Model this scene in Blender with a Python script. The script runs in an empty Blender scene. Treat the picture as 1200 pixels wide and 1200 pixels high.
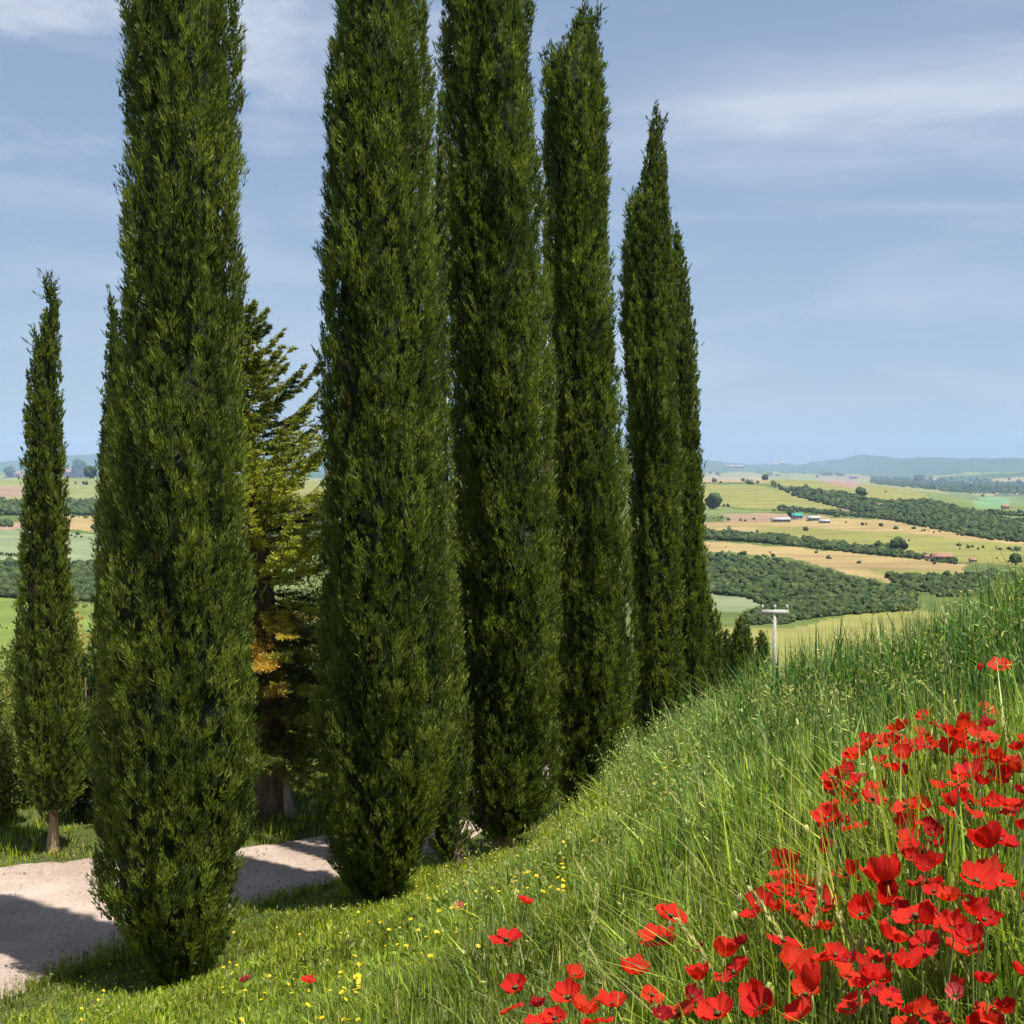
import bpy, math, random
import numpy as np
from mathutils import Matrix, Vector
random.seed(7)
RG = np.random.default_rng(11)
SC = bpy.context.scene
COL = SC.collection

# ------------------------------------------------------------------ camera
F = 1560.0                      # focal length in pixels of the 1200 px photograph
PITCH = math.atan(50.0 / F)     # looking slightly down
cam_d = bpy.data.cameras.new("camera")
cam = bpy.data.objects.new("camera", cam_d)
COL.objects.link(cam)
cam_d.sensor_width = 36.0
cam_d.lens = 36.0 * F / 1200.0
cam_d.clip_start = 0.05
cam_d.clip_end = 60000.0
cam.location = (0, 0, 0)
cam.rotation_euler = (math.pi / 2 - PITCH, 0, 0)
SC.camera = cam

# ------------------------------------------------------------------ sun, sky
SUN_EL = math.radians(69)
LX, LY = -0.82, 0.57            # horizontal direction in which the light travels
sd = bpy.data.lights.new("sun", 'SUN')
sd.energy = 5.0
sd.angle = math.radians(0.6)
sd.color = (1.0, 0.95, 0.86)
so = bpy.data.objects.new("sun", sd)
COL.objects.link(so)
ldir = Vector((LX * math.cos(SUN_EL), LY * math.cos(SUN_EL), -math.sin(SUN_EL)))
so.rotation_euler = ldir.to_track_quat('-Z', 'Y').to_euler()
so.location = (20, -20, 40)

w = bpy.data.worlds.new("World")
SC.world = w
w.use_nodes = True
nt = w.node_tree
N, L = nt.nodes, nt.links
N.clear()
def node(t, **k):
    n = N.new(t)
    for a, b in k.items():
        setattr(n, a, b)
    return n
def mth(op, a, b=None, c=None, clamp=False):
    n = N.new('ShaderNodeMath'); n.operation = op; n.use_clamp = clamp
    for i, v in enumerate((a, b, c)):
        if v is None: continue
        if isinstance(v, (int, float)): n.inputs[i].default_value = v
        else: L.new(v, n.inputs[i])
    return n.outputs[0]
out = node('ShaderNodeOutputWorld')
bg = node('ShaderNodeBackground')
sky = node('ShaderNodeTexSky', sky_type='NISHITA', sun_disc=False)
sky.sun_elevation = SUN_EL
sky.sun_rotation = math.atan2(-LX, -LY)
sky.air_density = 1.0
sky.dust_density = 0.8
sky.ozone_density = 2.0
sky.altitude = 300
bg.inputs['Strength'].default_value = 0.066
tc = node('ShaderNodeTexCoord')
sep = node('ShaderNodeSeparateXYZ'); L.new(tc.outputs['Generated'], sep.inputs[0])
X, Y, Z = sep.outputs
# cirrus: long streaks, stretched along the horizon
mp = node('ShaderNodeMapping'); L.new(tc.outputs['Generated'], mp.inputs['Vector'])
mp.inputs['Scale'].default_value = (2.2, 2.2, 13.0)
mp.inputs['Rotation'].default_value = (0.0, math.radians(4), 0)
nz = node('ShaderNodeTexNoise'); L.new(mp.outputs[0], nz.inputs['Vector'])
nz.inputs['Scale'].default_value = 1.4; nz.inputs['Detail'].default_value = 7
nz.inputs['Roughness'].default_value = 0.52; nz.inputs['Distortion'].default_value = 0.5
cl = mth('MULTIPLY', mth('SUBTRACT', nz.outputs[0], 0.46, clamp=True), 4.5, clamp=True)
mp3 = node('ShaderNodeMapping'); L.new(tc.outputs['Generated'], mp3.inputs['Vector'])
mp3.inputs['Scale'].default_value = (5.0, 5.0, 13.0); mp3.inputs['Location'].default_value = (0.7, 0.2, 0.35)
nz3 = node('ShaderNodeTexNoise'); L.new(mp3.outputs[0], nz3.inputs['Vector'])
nz3.inputs['Scale'].default_value = 1.7; nz3.inputs['Detail'].default_value = 8; nz3.inputs['Roughness'].default_value = 0.55
puff = mth('MULTIPLY', mth('SUBTRACT', nz3.outputs[0], 0.50, clamp=True), 5.5, clamp=True)
ay = mth('MAXIMUM', Y, 0.05)
az = mth('DIVIDE', X, ay)
el = mth('DIVIDE', Z, ay)
nz2 = node('ShaderNodeTexNoise'); L.new(mp.outputs[0], nz2.inputs['Vector'])
nz2.inputs['Scale'].default_value = 2.6; nz2.inputs['Detail'].default_value = 5
wob = mth('MULTIPLY', mth('SUBTRACT', nz2.outputs[0], 0.5), 0.07)
cen = mth('ADD', mth('MULTIPLY', az, 0.09), 0.25)
dd = mth('DIVIDE', mth('ADD', mth('SUBTRACT', el, cen), wob), 0.036)
band = mth('POWER', 2.718, mth('MULTIPLY', mth('MULTIPLY', dd, dd), -1.0))
gate = mth('MULTIPLY', mth('SUBTRACT', az, 0.02), 6.0, clamp=True)
band = mth('MULTIPLY', mth('MULTIPLY', band, gate), 1.25)
leftg = mth('MULTIPLY', mth('SUBTRACT', -0.02, az), 6.0, clamp=True)
upg = mth('MULTIPLY', mth('SUBTRACT', el, 0.17), 8.0, clamp=True)
puff = mth('MULTIPLY', puff, mth('MULTIPLY', leftg, upg))
tex = mth('ADD', mth('MULTIPLY', nz2.outputs[0], 1.3), -0.05, clamp=True)
band = mth('MULTIPLY', band, tex)
fac = mth('ADD', mth('ADD', mth('MULTIPLY', cl, 0.5), band), mth('MULTIPLY', puff, 0.8), clamp=True)
hs = node('ShaderNodeHueSaturation'); L.new(sky.outputs[0], hs.inputs['Color'])
hs.inputs['Saturation'].default_value = 0.86
hs.inputs['Value'].default_value = 1.0
mx = node('ShaderNodeMix', data_type='RGBA')
L.new(mth('MULTIPLY', fac, 0.72), mx.inputs['Factor'])
tintn = node('ShaderNodeMix', data_type='RGBA', blend_type='MULTIPLY'); tintn.inputs['Factor'].default_value = 1.0
L.new(hs.outputs[0], tintn.inputs['A']); tintn.inputs['B'].default_value = (0.99, 0.98, 0.99, 1)
even = node('ShaderNodeMix', data_type='RGBA'); even.inputs['Factor'].default_value = 0.5
L.new(tintn.outputs['Result'], even.inputs['A']); even.inputs['B'].default_value = (2.5, 3.45, 5.1, 1)
L.new(even.outputs['Result'], mx.inputs['A'])
mx.inputs['B'].default_value = (6.0, 6.3, 7.1, 1)
L.new(mx.outputs['Result'], bg.inputs['Color'])
L.new(bg.outputs[0], out.inputs['Surface'])

SC.view_settings.view_transform = 'Standard'
SC.view_settings.look = 'None'
SC.view_settings.exposure = 0.9
SC.view_settings.gamma = 1.0
SC.render.engine = 'CYCLES'
SC.cycles.max_bounces = 8
SC.cycles.diffuse_bounces = 3
SC.cycles.transmission_bounces = 4
SC.cycles.volume_bounces = 1
SC.cycles.transparent_max_bounces = 8

# ------------------------------------------------------------------ helpers
CP, SP = math.cos(PITCH), math.sin(PITCH)
def ray(u, v):
    """world direction (scaled to Y = 1) through photograph pixel u, v"""
    x = (np.asarray(u, float) - 600) / F
    y = -(np.asarray(v, float) - 600) / F
    dy = CP + y * SP
    dz = -SP + y * CP
    return x / dy, dz / dy
def at(u, v, Yd):
    a, b = ray(u, v)
    return np.array([a * Yd, Yd, b * Yd])
def ss(x, a, b):
    t = np.clip((x - a) / (b - a), 0, 1)
    return t * t * (3 - 2 * t)
def vnoise(x, y, seed=0):
    """smooth value noise, vectorised"""
    xi, yi = np.floor(x).astype(np.int64), np.floor(y).astype(np.int64)
    xf, yf = x - xi, y - yi
    def h(i, j):
        n = (i * 374761393 + j * 668265263 + seed * 974634777) & 0x7fffffff
        n = ((n ^ (n >> 13)) * 1274126177) & 0x7fffffff
        n = n ^ (n >> 16)
        return (n & 0xffff) / 65535.0
    a = xf * xf * (3 - 2 * xf); b = yf * yf * (3 - 2 * yf)
    return (h(xi, yi) * (1 - a) + h(xi + 1, yi) * a) * (1 - b) + (h(xi, yi + 1) * (1 - a) + h(xi + 1, yi + 1) * a) * b
def fbm(x, y, seed=0, o=4):
    s, a, t = 0, 1.0, 0
    for k in range(o):
        s = s + a * vnoise(x * 2 ** k, y * 2 ** k, seed + k); t += a; a *= 0.5
    return s / t

def tag(o, label=None, cat=None, group=None, kind=None):
    if label: o['label'] = label
    if cat: o['category'] = cat
    if group: o['group'] = group
    if kind: o['kind'] = kind
    return o
def empty(name, loc, label, cat, group=None):
    o = bpy.data.objects.new(name, None); COL.objects.link(o)
    o.location = loc; o.empty_display_size = 0.1
    return tag(o, label, cat, group)
def mesh(name, verts, faces, mat, parent=None, col=None, smooth=False):
    """faces: list of (n,k) index arrays; verts (m,3); col per-vertex rgb"""
    me = bpy.data.meshes.new(name)
    verts = np.asarray(verts, np.float32)
    if not isinstance(faces, list): faces = [faces]
    faces = [np.asarray(f, np.int32) for f in faces if len(f)]
    me.vertices.add(len(verts)); me.vertices.foreach_set('co', verts.ravel())
    li = np.concatenate([f.ravel() for f in faces])
    sz = np.concatenate([np.full(len(f), f.shape[1], np.int32) for f in faces])
    st = np.concatenate([[0], np.cumsum(sz)[:-1]]).astype(np.int32)
    me.loops.add(len(li)); me.loops.foreach_set('vertex_index', li)
    me.polygons.add(len(sz)); me.polygons.foreach_set('loop_start', st); me.polygons.foreach_set('loop_total', sz)
    if smooth: me.polygons.foreach_set('use_smooth', np.ones(len(sz), bool))
    if col is not None:
        a = me.attributes.new('col', 'FLOAT_COLOR', 'POINT')
        c = np.ones((len(verts), 4), np.float32); c[:, :3] = col
        a.data.foreach_set('color', c.ravel())
    me.update(calc_edges=True)
    if mat: me.materials.append(mat)
    o = bpy.data.objects.new(name, me); COL.objects.link(o)
    if parent is not None: o.parent = parent
    return o

def mat_new(name):
    m = bpy.data.materials.new(name); m.use_nodes = True
    m.node_tree.nodes.clear()
    return m, m.node_tree.nodes, m.node_tree.links
def mat_leaf(name, transl=0.3, rough=0.55, spec=0.3, noise=0.0, nscale=3.0, tint=(1.1, 1.25, 0.5)):
    m, n, l = mat_new(name)
    o = n.new('ShaderNodeOutputMaterial'); p = n.new('ShaderNodeBsdfPrincipled')
    a = n.new('ShaderNodeAttribute'); a.attribute_name = 'col'
    src = a.outputs['Color']
    if noise:
        tcn = n.new('ShaderNodeTexCoord')
        t = n.new('ShaderNodeTexNoise'); t.inputs['Scale'].default_value = nscale; t.inputs['Detail'].default_value = 3
        l.new(tcn.outputs['Object'], t.inputs['Vector'])
        mr = n.new('ShaderNodeMapRange'); l.new(t.outputs[0], mr.inputs[0])
        mr.inputs[1].default_value = 0.3; mr.inputs[2].default_value = 0.7
        mr.inputs[3].default_value = 1 - noise; mr.inputs[4].default_value = 1 + noise
        v = n.new('ShaderNodeVectorMath'); v.operation = 'SCALE'
        l.new(src, v.inputs[0]); l.new(mr.outputs[0], v.inputs['Scale']); src = v.outputs[0]
    l.new(src, p.inputs['Base Color'])
    p.inputs['Roughness'].default_value = rough
    p.inputs['Specular IOR Level'].default_value = spec
    if transl:
        tr = n.new('ShaderNodeBsdfTranslucent'); mxs = n.new('ShaderNodeMixShader')
        v2 = n.new('ShaderNodeVectorMath'); v2.operation = 'MULTIPLY'; l.new(src, v2.inputs[0])
        v2.inputs[1].default_value = tint
        l.new(v2.outputs[0], tr.inputs['Color'])
        mxs.inputs[0].default_value = transl
        l.new(p.outputs[0], mxs.inputs[1]); l.new(tr.outputs[0], mxs.inputs[2])
        l.new(mxs.outputs[0], o.inputs[0])
    else:
        l.new(p.outputs[0], o.inputs[0])
    return m
def mat_noise(name, c1, c2, scale, rough=0.9, bump=0.3, bscale=None, detail=6, stretch=(1, 1, 1), c3=None, dist=0.02):
    m, n, l = mat_new(name)
    o = n.new('ShaderNodeOutputMaterial'); p = n.new('ShaderNodeBsdfPrincipled')
    tcn = n.new('ShaderNodeTexCoord'); mpn = n.new('ShaderNodeMapping')
    l.new(tcn.outputs['Object'], mpn.inputs[0]); mpn.inputs['Scale'].default_value = stretch
    t = n.new('ShaderNodeTexNoise'); l.new(mpn.outputs[0], t.inputs['Vector'])
    t.inputs['Scale'].default_value = scale; t.inputs['Detail'].default_value = detail; t.inputs['Roughness'].default_value = 0.62
    r = n.new('ShaderNodeValToRGB'); l.new(t.outputs[0], r.inputs[0])
    r.color_ramp.elements[0].position = 0.33; r.color_ramp.elements[0].color = (*c1, 1)
    r.color_ramp.elements[1].position = 0.67; r.color_ramp.elements[1].color = (*c2, 1)
    if c3:
        e = r.color_ramp.elements.new(0.5); e.color = (*c3, 1)
    l.new(r.outputs[0], p.inputs['Base Color']); p.inputs['Roughness'].default_value = rough
    p.inputs['Specular IOR Level'].default_value = 0.2
    if bump:
        t2 = n.new('ShaderNodeTexNoise'); l.new(mpn.outputs[0], t2.inputs['Vector'])
        t2.inputs['Scale'].default_value = bscale or scale * 3; t2.inputs['Detail'].default_value = 5
        b = n.new('ShaderNodeBump'); b.inputs['Strength'].default_value = bump; b.inputs['Distance'].default_value = dist
        l.new(t2.outputs[0], b.inputs['Height']); l.new(b.outputs[0], p.inputs['Normal'])
    l.new(p.outputs[0], o.inputs[0])
    return m

M_CYP = mat_leaf("cypress_foliage", 0.36, 0.5, 0.3)
M_LEAF = mat_leaf("broad_foliage", 0.3, 0.5, 0.35)
M_GRASS = mat_leaf("grass_blades", 0.38, 0.45, 0.35)
M_FIELD = mat_leaf("field_soil", 0.0, 0.95, 0.1, noise=0.12, nscale=0.05)
M_WOOD = mat_leaf("distant_foliage", 0.0, 0.9, 0.1, noise=0.35, nscale=0.6)
M_BARK = mat_noise("bark", (0.055, 0.035, 0.022), (0.20, 0.14, 0.10), 14, 0.9, 0.8, 30, stretch=(1, 1, 0.22))
M_BARKP = mat_noise("pale_bark", (0.20, 0.13, 0.07), (0.46, 0.33, 0.20), 16, 0.9, 0.7, 30, stretch=(1, 1, 0.25))
M_DEAD = mat_noise("weathered_wood", (0.20, 0.16, 0.13), (0.50, 0.44, 0.38), 14, 0.9, 0.7, 30, stretch=(1, 1, 0.15))
M_POLE = mat_noise("concrete", (0.30, 0.285, 0.26), (0.44, 0.42, 0.38), 6, 0.85, 0.2)

# ------------------------------------------------------------------ terrain
ROAD_NEAR = [(-6.6, -6), (-6.0, 3), (-4.75, 8), (-3.87, 10.06), (-3.4, 11.0), (-2.5, 12.1), (-1.7, 13.0), (-0.45, 14.4), (0.45, 16.5), (1.0, 19), (1.3, 23), (1.2, 30)]
ROAD_FAR = [(-13.5, -6), (-12.5, 5), (-9.5, 11.3), (-7.0, 13.0), (-5.6, 13.35), (-4.6, 13.65), (-3.6, 13.95), (-2.8, 14.15), (-2.1, 14.5), (-1.3, 15.4), (-0.9, 17.5), (-0.8, 23), (-1.0, 30)]
def poly_in(px, py, poly):
    px, py = np.asarray(px), np.asarray(py)
    r = np.zeros(px.shape, bool)
    n = len(poly)
    for i in range(n):
        x0, y0 = poly[i]; x1, y1 = poly[(i + 1) % n]
        if y0 == y1: continue
        c = ((y0 > py) != (y1 > py)) & (px < (x1 - x0) * (py - y0) / (y1 - y0) + x0)
        r ^= c
    return r
ROAD_POLY = ROAD_NEAR + ROAD_FAR[::-1]
def road_dist(px, py):
    """signed distance, negative inside the road"""
    px, py = np.asarray(px, float), np.asarray(py, float)
    d = np.full(px.shape, 1e9)
    for pl in (ROAD_NEAR, ROAD_FAR):
        for (x0, y0), (x1, y1) in zip(pl[:-1], pl[1:]):
            vx, vy = x1 - x0, y1 - y0
            t = np.clip(((px - x0) * vx + (py - y0) * vy) / (vx * vx + vy * vy), 0, 1)
            d = np.minimum(d, np.hypot(px - x0 - t * vx, py - y0 - t * vy))
    return np.where(poly_in(px, py, ROAD_POLY), -d, d)
FD = np.log([10, 18, 40, 70, 150, 250, 400, 600, 900, 1300, 1800, 2200, 2600, 3300, 4200, 6000, 8500, 10500, 12500, 14500, 30000])
FZ = [-4.1, -4.6, -9.5, -14, -20, -26, -33, -37, -34, -28.5, -20.5, -13.5, -26, -75, -70, -62, -75, -40, 30, -20, -120]
def ground(x, y):
    x = np.asarray(x, float); y = np.asarray(y, float)
    r = np.maximum(np.hypot(x, y), 0.01)
    if r.size and r.min() > 34.5:
        return ground_far(x, y, r)
    if r.size and r.max() < 17.4:
        return ground_near(x, y, r)
    b = ss(np.log(r), math.log(17.5), math.log(34))
    return ground_near(x, y, r) * (1 - b) + ground_far(x, y, r) * b
def ground_near(x, y, r):
    s = 0.8 * x - 0.6 * y
    near = np.interp(s, [-30, -9.3, -8.8, -7.9, -6.5, -5, -3.5, -2, -1, 0.5, 3, 8, 30],
                     [-4.05, -4.02, -3.98, -3.84, -3.42, -2.9, -2.35, -1.72, -1.42, -1.2, -0.8, 0.0, 1.5])
    near = near + 0.30 * ss(x, 0.2, 1.2) * ss(y, 0, 2) * (1 - 0.55 * ss(y, 6.0, 9.5)) + 0.31 * ss(x, 0.6, 2.6) * ss(y, 4, 9)
    near = near - 0.030 * ss(x, 0.6, 2.4) * np.maximum(y - 10.5, 0) ** 2
    near = np.maximum(near, -9)
    near = near + (fbm(x * 0.9, y * 0.9, 3) - 0.5) * 0.16 * ss(s, -9.0, -6.5)
    near = near - 0.27 * np.exp(-((x + 2.5) ** 2 + (y - 10.35) ** 2) / 0.36)
    rd = road_dist(x, y)
    far_side = ss(rd, 0.0, 1.5) * (s < -9) * 1.0
    near = near + far_side * 0.04
    m = ss(-rd, -0.5, 0.35)
    near = np.where(rd < 0.5, near * (1 - m) + (-4.08) * m, near)
    return near
def ground_far(x, y, r):
    lr = np.log(r)
    fz = np.interp(lr, FD, FZ)
    # smooth the profile a little
    for k in (0.06, -0.06, 0.12, -0.12):
        fz = fz + np.interp(lr + k, FD, FZ)
    fz = fz / 5.0
    az = np.where(y > 0, x / np.maximum(y, 0.2 * r), np.sign(x) * 4.8)
    az = np.clip(az, -2, 2)
    # ridge falls away to the right and to the left
    dv = 30 * ss(az, 0.20, 0.42) * ss(r, 900, 2000) * (1 - ss(r, 3000, 4200))
    dv = dv + 10 * ss(-az, 0.20, 0.5) * ss(r, 900, 2200) * (1 - ss(r, 3000, 4200)) * 0.2
    fz = fz - dv / F * r
    und = (fbm(x / 330.0 + 5, y / 330.0 + 2, 21, 3) - 0.5) * 12 * ss(r, 300, 800) * (1 - ss(r, 2200, 3000) * 0.4)
    und = und + (fbm(x / 2600.0, y / 2600.0, 31, 4) - 0.5) * 110 * ss(r, 3000, 5500) * (1 - ss(r, 8000, 10000))
    mt = (fbm(x / 1300.0 + 9, y / 2600.0 + 1, 41, 5) - 0.40) * 470 * ss(r, 9000, 11500) * (1 - ss(r, 14000, 20000))
    und = und + mt + (fbm(x / 700.0 + 2, y / 1500.0 + 1, 47, 4) - 0.45) * 150 * ss(r, 5500, 7500) * (1 - ss(r, 9000, 10500))
    back = (y < 0) & (r > 20)
    fz = np.where(y < 0, np.interp(lr, FD, FZ) * 0.3 + 2, fz) * 1.0
    fz = np.where(y < 0, fz * (1 - ss(y, -30, 0)) + np.interp(lr, FD, FZ) * ss(y, -30, 0), fz)
    return fz + und
def hit(u, v, dmin=30.0):
    """where the ray through photo pixel (u, v) first meets the terrain"""
    u = np.atleast_1d(np.asarray(u, float)); v = np.atleast_1d(np.asarray(v, float))
    a, b = ray(u, v)
    ds = dmin * np.exp(np.linspace(0, math.log(15000 / dmin), 900))
    res = np.full(u.shape, np.nan)
    prev = None
    live = np.arange(len(u))
    for d in ds:
        aa, bb = a[live], b[live]
        g = bb * d < ground(aa * d, np.full(aa.shape, d))
        res[live[g]] = d
        live = live[~g]
        if not len(live): break
    return np.stack([a * res, res, ground(np.nan_to_num(a * res), np.nan_to_num(res, nan=100.0))], -1)
def march(u, v, h, dmin=1.9, dmax=19.0):
    a, b = ray(u, v)
    d = np.linspace(dmin, dmax, 420)
    hh = h(a * d, d) if callable(h) else h
    g = b * d <= ground(a * d, d) + hh
    return float(d[np.argmax(g)]) if g.any() else None
def gz(x, y): return float(ground(np.array([x]), np.array([y]))[0])

# field colours, laid over the terrain as world polygons
G1 = (0.078, 0.102, 0.026); YG = (0.175, 0.170, 0.048); TAN = (0.25, 0.185, 0.080); PINK = (0.23, 0.155, 0.105)
PALE = (0.155, 0.185, 0.095); GR = (0.115, 0.145, 0.042); DK = (0.035, 0.060, 0.022)
FIELDS = [   # photo outlines, carried to the terrain before use
    ([(780, 552), (1010, 557), (1110, 575), (1090, 590), (1010, 583), (940, 572), (860, 563), (780, 562)], YG),
    ([(955, 559), (1005, 563), (1012, 573), (975, 570)], PINK),
    ([(780, 558), (895, 559), (900, 565), (780, 566)], TAN),
    ([(780, 567), (880, 568), (960, 580), (1010, 590), (1045, 602), (900, 596), (780, 590)], YG),
    ([(985, 588), (1045, 604), (1030, 607), (980, 596)], PINK),
    ([(780, 590), (900, 598), (900, 606), (780, 606)], GR),
    ([(850, 602), (960, 604), (990, 614), (900, 617), (850, 610)], PINK),
    ([(780, 612), (900, 612), (960, 605), (1080, 614), (1170, 631), (1200, 634), (1200, 645), (1110, 640), (1050, 638), (900, 625), (780, 620)], TAN),
    ([(880, 616), (1060, 625), (1200, 640), (1290, 650), (1290, 668), (1120, 658), (1040, 645), (900, 630)], YG),
    ([(780, 632), (920, 640), (1060, 652), (1130, 662), (1120, 683), (1060, 688), (1000, 674), (930, 654), (850, 648), (780, 645)], TAN),
    ([(1020, 668), (1120, 670), (1160, 690), (1060, 690)], YG),
    ([(1080, 578), (1160, 580), (1290, 588), (1290, 618), (1160, 610), (1110, 598)], GR),
    ([(1150, 583), (1185, 583), (1180, 596), (1140, 596)], (0.12, 0.20, 0.09)),
    ([(760, 690), (850, 691), (880, 695), (912, 704), (872, 716), (760, 722)], PALE),
    ([(760, 735), (930, 736), (1000, 718), (1060, 714), (1200, 730), (1200, 800), (760, 800)], YG),
    ([(-80, 556), (60, 556), (115, 560), (160, 563), (160, 590), (-80, 585)], (0.17, 0.18, 0.065)),
    ([(-80, 570), (28, 570), (28, 582), (-80, 585)], PINK),
    ([(70, 605), (160, 606), (160, 624), (70, 620)], TAN),
    ([(0, 611), (24, 614), (24, 622), (0, 622)], PINK),
    ([(-80, 622), (60, 623), (160, 632), (160, 660), (60, 657), (-80, 655)], PALE),
    ([(-80, 697), (40, 702), (160, 715), (200, 800), (-80, 800)], (0.125, 0.165, 0.034)),
    ([(280, 560), (380, 560), (380, 585), (280, 585)], YG),
    ([(280, 640), (380, 640), (380, 690), (280, 690)], GR),
]
def carry(poly):
    dense = []
    for (x0, y0), (x1, y1) in zip(poly, poly[1:] + poly[:1]):
        for t in np.linspace(0, 1, 5)[:-1]:
            dense.append((x0 + (x1 - x0) * t, y0 + (y1 - y0) * t))
    p = hit([q[0] for q in dense], [q[1] for q in dense])
    return [(float(a), float(b)) for a, b, _ in p if not (math.isnan(a))]

def field_color(x, y):
    r = np.hypot(x, y)
    c = np.empty(x.shape + (3,)); c[:] = G1
    # near ground: soil and thatch below the grass
    n = fbm(x * 1.3, y * 1.3, 77, 3)[..., None]
    soil = np.array([0.05, 0.075, 0.018]) * (1 - n) + np.array([0.11, 0.125, 0.035]) * n
    c = np.where((r < 40)[..., None], soil, c)
    # valley patchwork where no outline is given
    k = vnoise(x / 420.0 + 3, y / 260.0, 91)
    pal = np.array([G1, YG, GR, TAN, DK, GR, YG, PALE])
    idx = np.clip((k * 8).astype(int), 0, 7)
    mid = r > 2400
    c = np.where((mid)[..., None], pal[idx], c)
    k2 = fbm(x / 900.0, y / 500.0, 95, 3)
    c = np.where((mid & (k2 > 0.42))[..., None], np.array(DK) * 1.3, c)
    c = np.where((r > 8800)[..., None], np.array([0.05, 0.075, 0.04]), c)
    wr = 1 + (fbm(x / np.maximum(r, 1) * 60, r / np.maximum(r, 1) * np.log(r + 1) * 30, 58, 3) - 0.5) * 0.05
    wx = (fbm(x / np.maximum(r, 1) * 70 + 9, np.log(r + 1) * 40, 59, 3) - 0.5) * 0.016 * r
    for poly, colr in FIELD_W:
        m = poly_in(x * wr + wx, y * wr, poly)
        c[m] = colr
    # rows and mottling of the real crops
    mot = 0.74 + 0.52 * fbm(x / 34.0, y / 18.0, 55, 4)
    mot = mot * (0.93 + 0.14 * fbm(x / 150.0, y / 60.0, 56, 2))
    return c * mot[..., None]
FIELD_W = [(carry(p), c) for p, c in FIELDS]

def build_ground():
    a_in = np.linspace(-0.50, 0.50, 620)
    a_out = np.linspace(0.50, 2 * math.pi - 0.50, 130)[1:-1]
    A = np.concatenate([a_in, a_out]); na = len(A)
    R = np.concatenate([[0.4], np.exp(np.linspace(math.log(0.8), math.log(300), 210)),
                        np.exp(np.linspace(math.log(300), math.log(2700), 300))[1:],
                        np.exp(np.linspace(math.log(2700), math.log(16000), 120))[1:], [17500]])
    nr = len(R)
    RR, AA = np.meshgrid(R, A, indexing='ij')
    x = RR * np.sin(AA); y = RR * np.cos(AA)
    z = ground(x, y)
    c = field_color(x, y)
    V = np.stack([x, y, z], -1).reshape(-1, 3)
    C = c.reshape(-1, 3)
    i, j = np.meshgrid(np.arange(nr - 1), np.arange(na), indexing='ij')
    j2 = (j + 1) % na
    Fq = np.stack([i * na + j, i * na + j2, (i + 1) * na + j2, (i + 1) * na + j], -1).reshape(-1, 4)
    V = np.vstack([V, [[0, 0, gz(0, 0.01)]]]); C = np.vstack([C, [C[0]]])
    ctr = len(V) - 1
    jj = np.arange(na)
    Ft = np.stack([np.full(na, ctr), (jj + 1) % na, jj], -1)
    o = mesh('ground', V, [Fq[:, ::-1], Ft], M_FIELD, col=C, smooth=True)
    tag(o, kind='structure')
build_ground()

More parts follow.
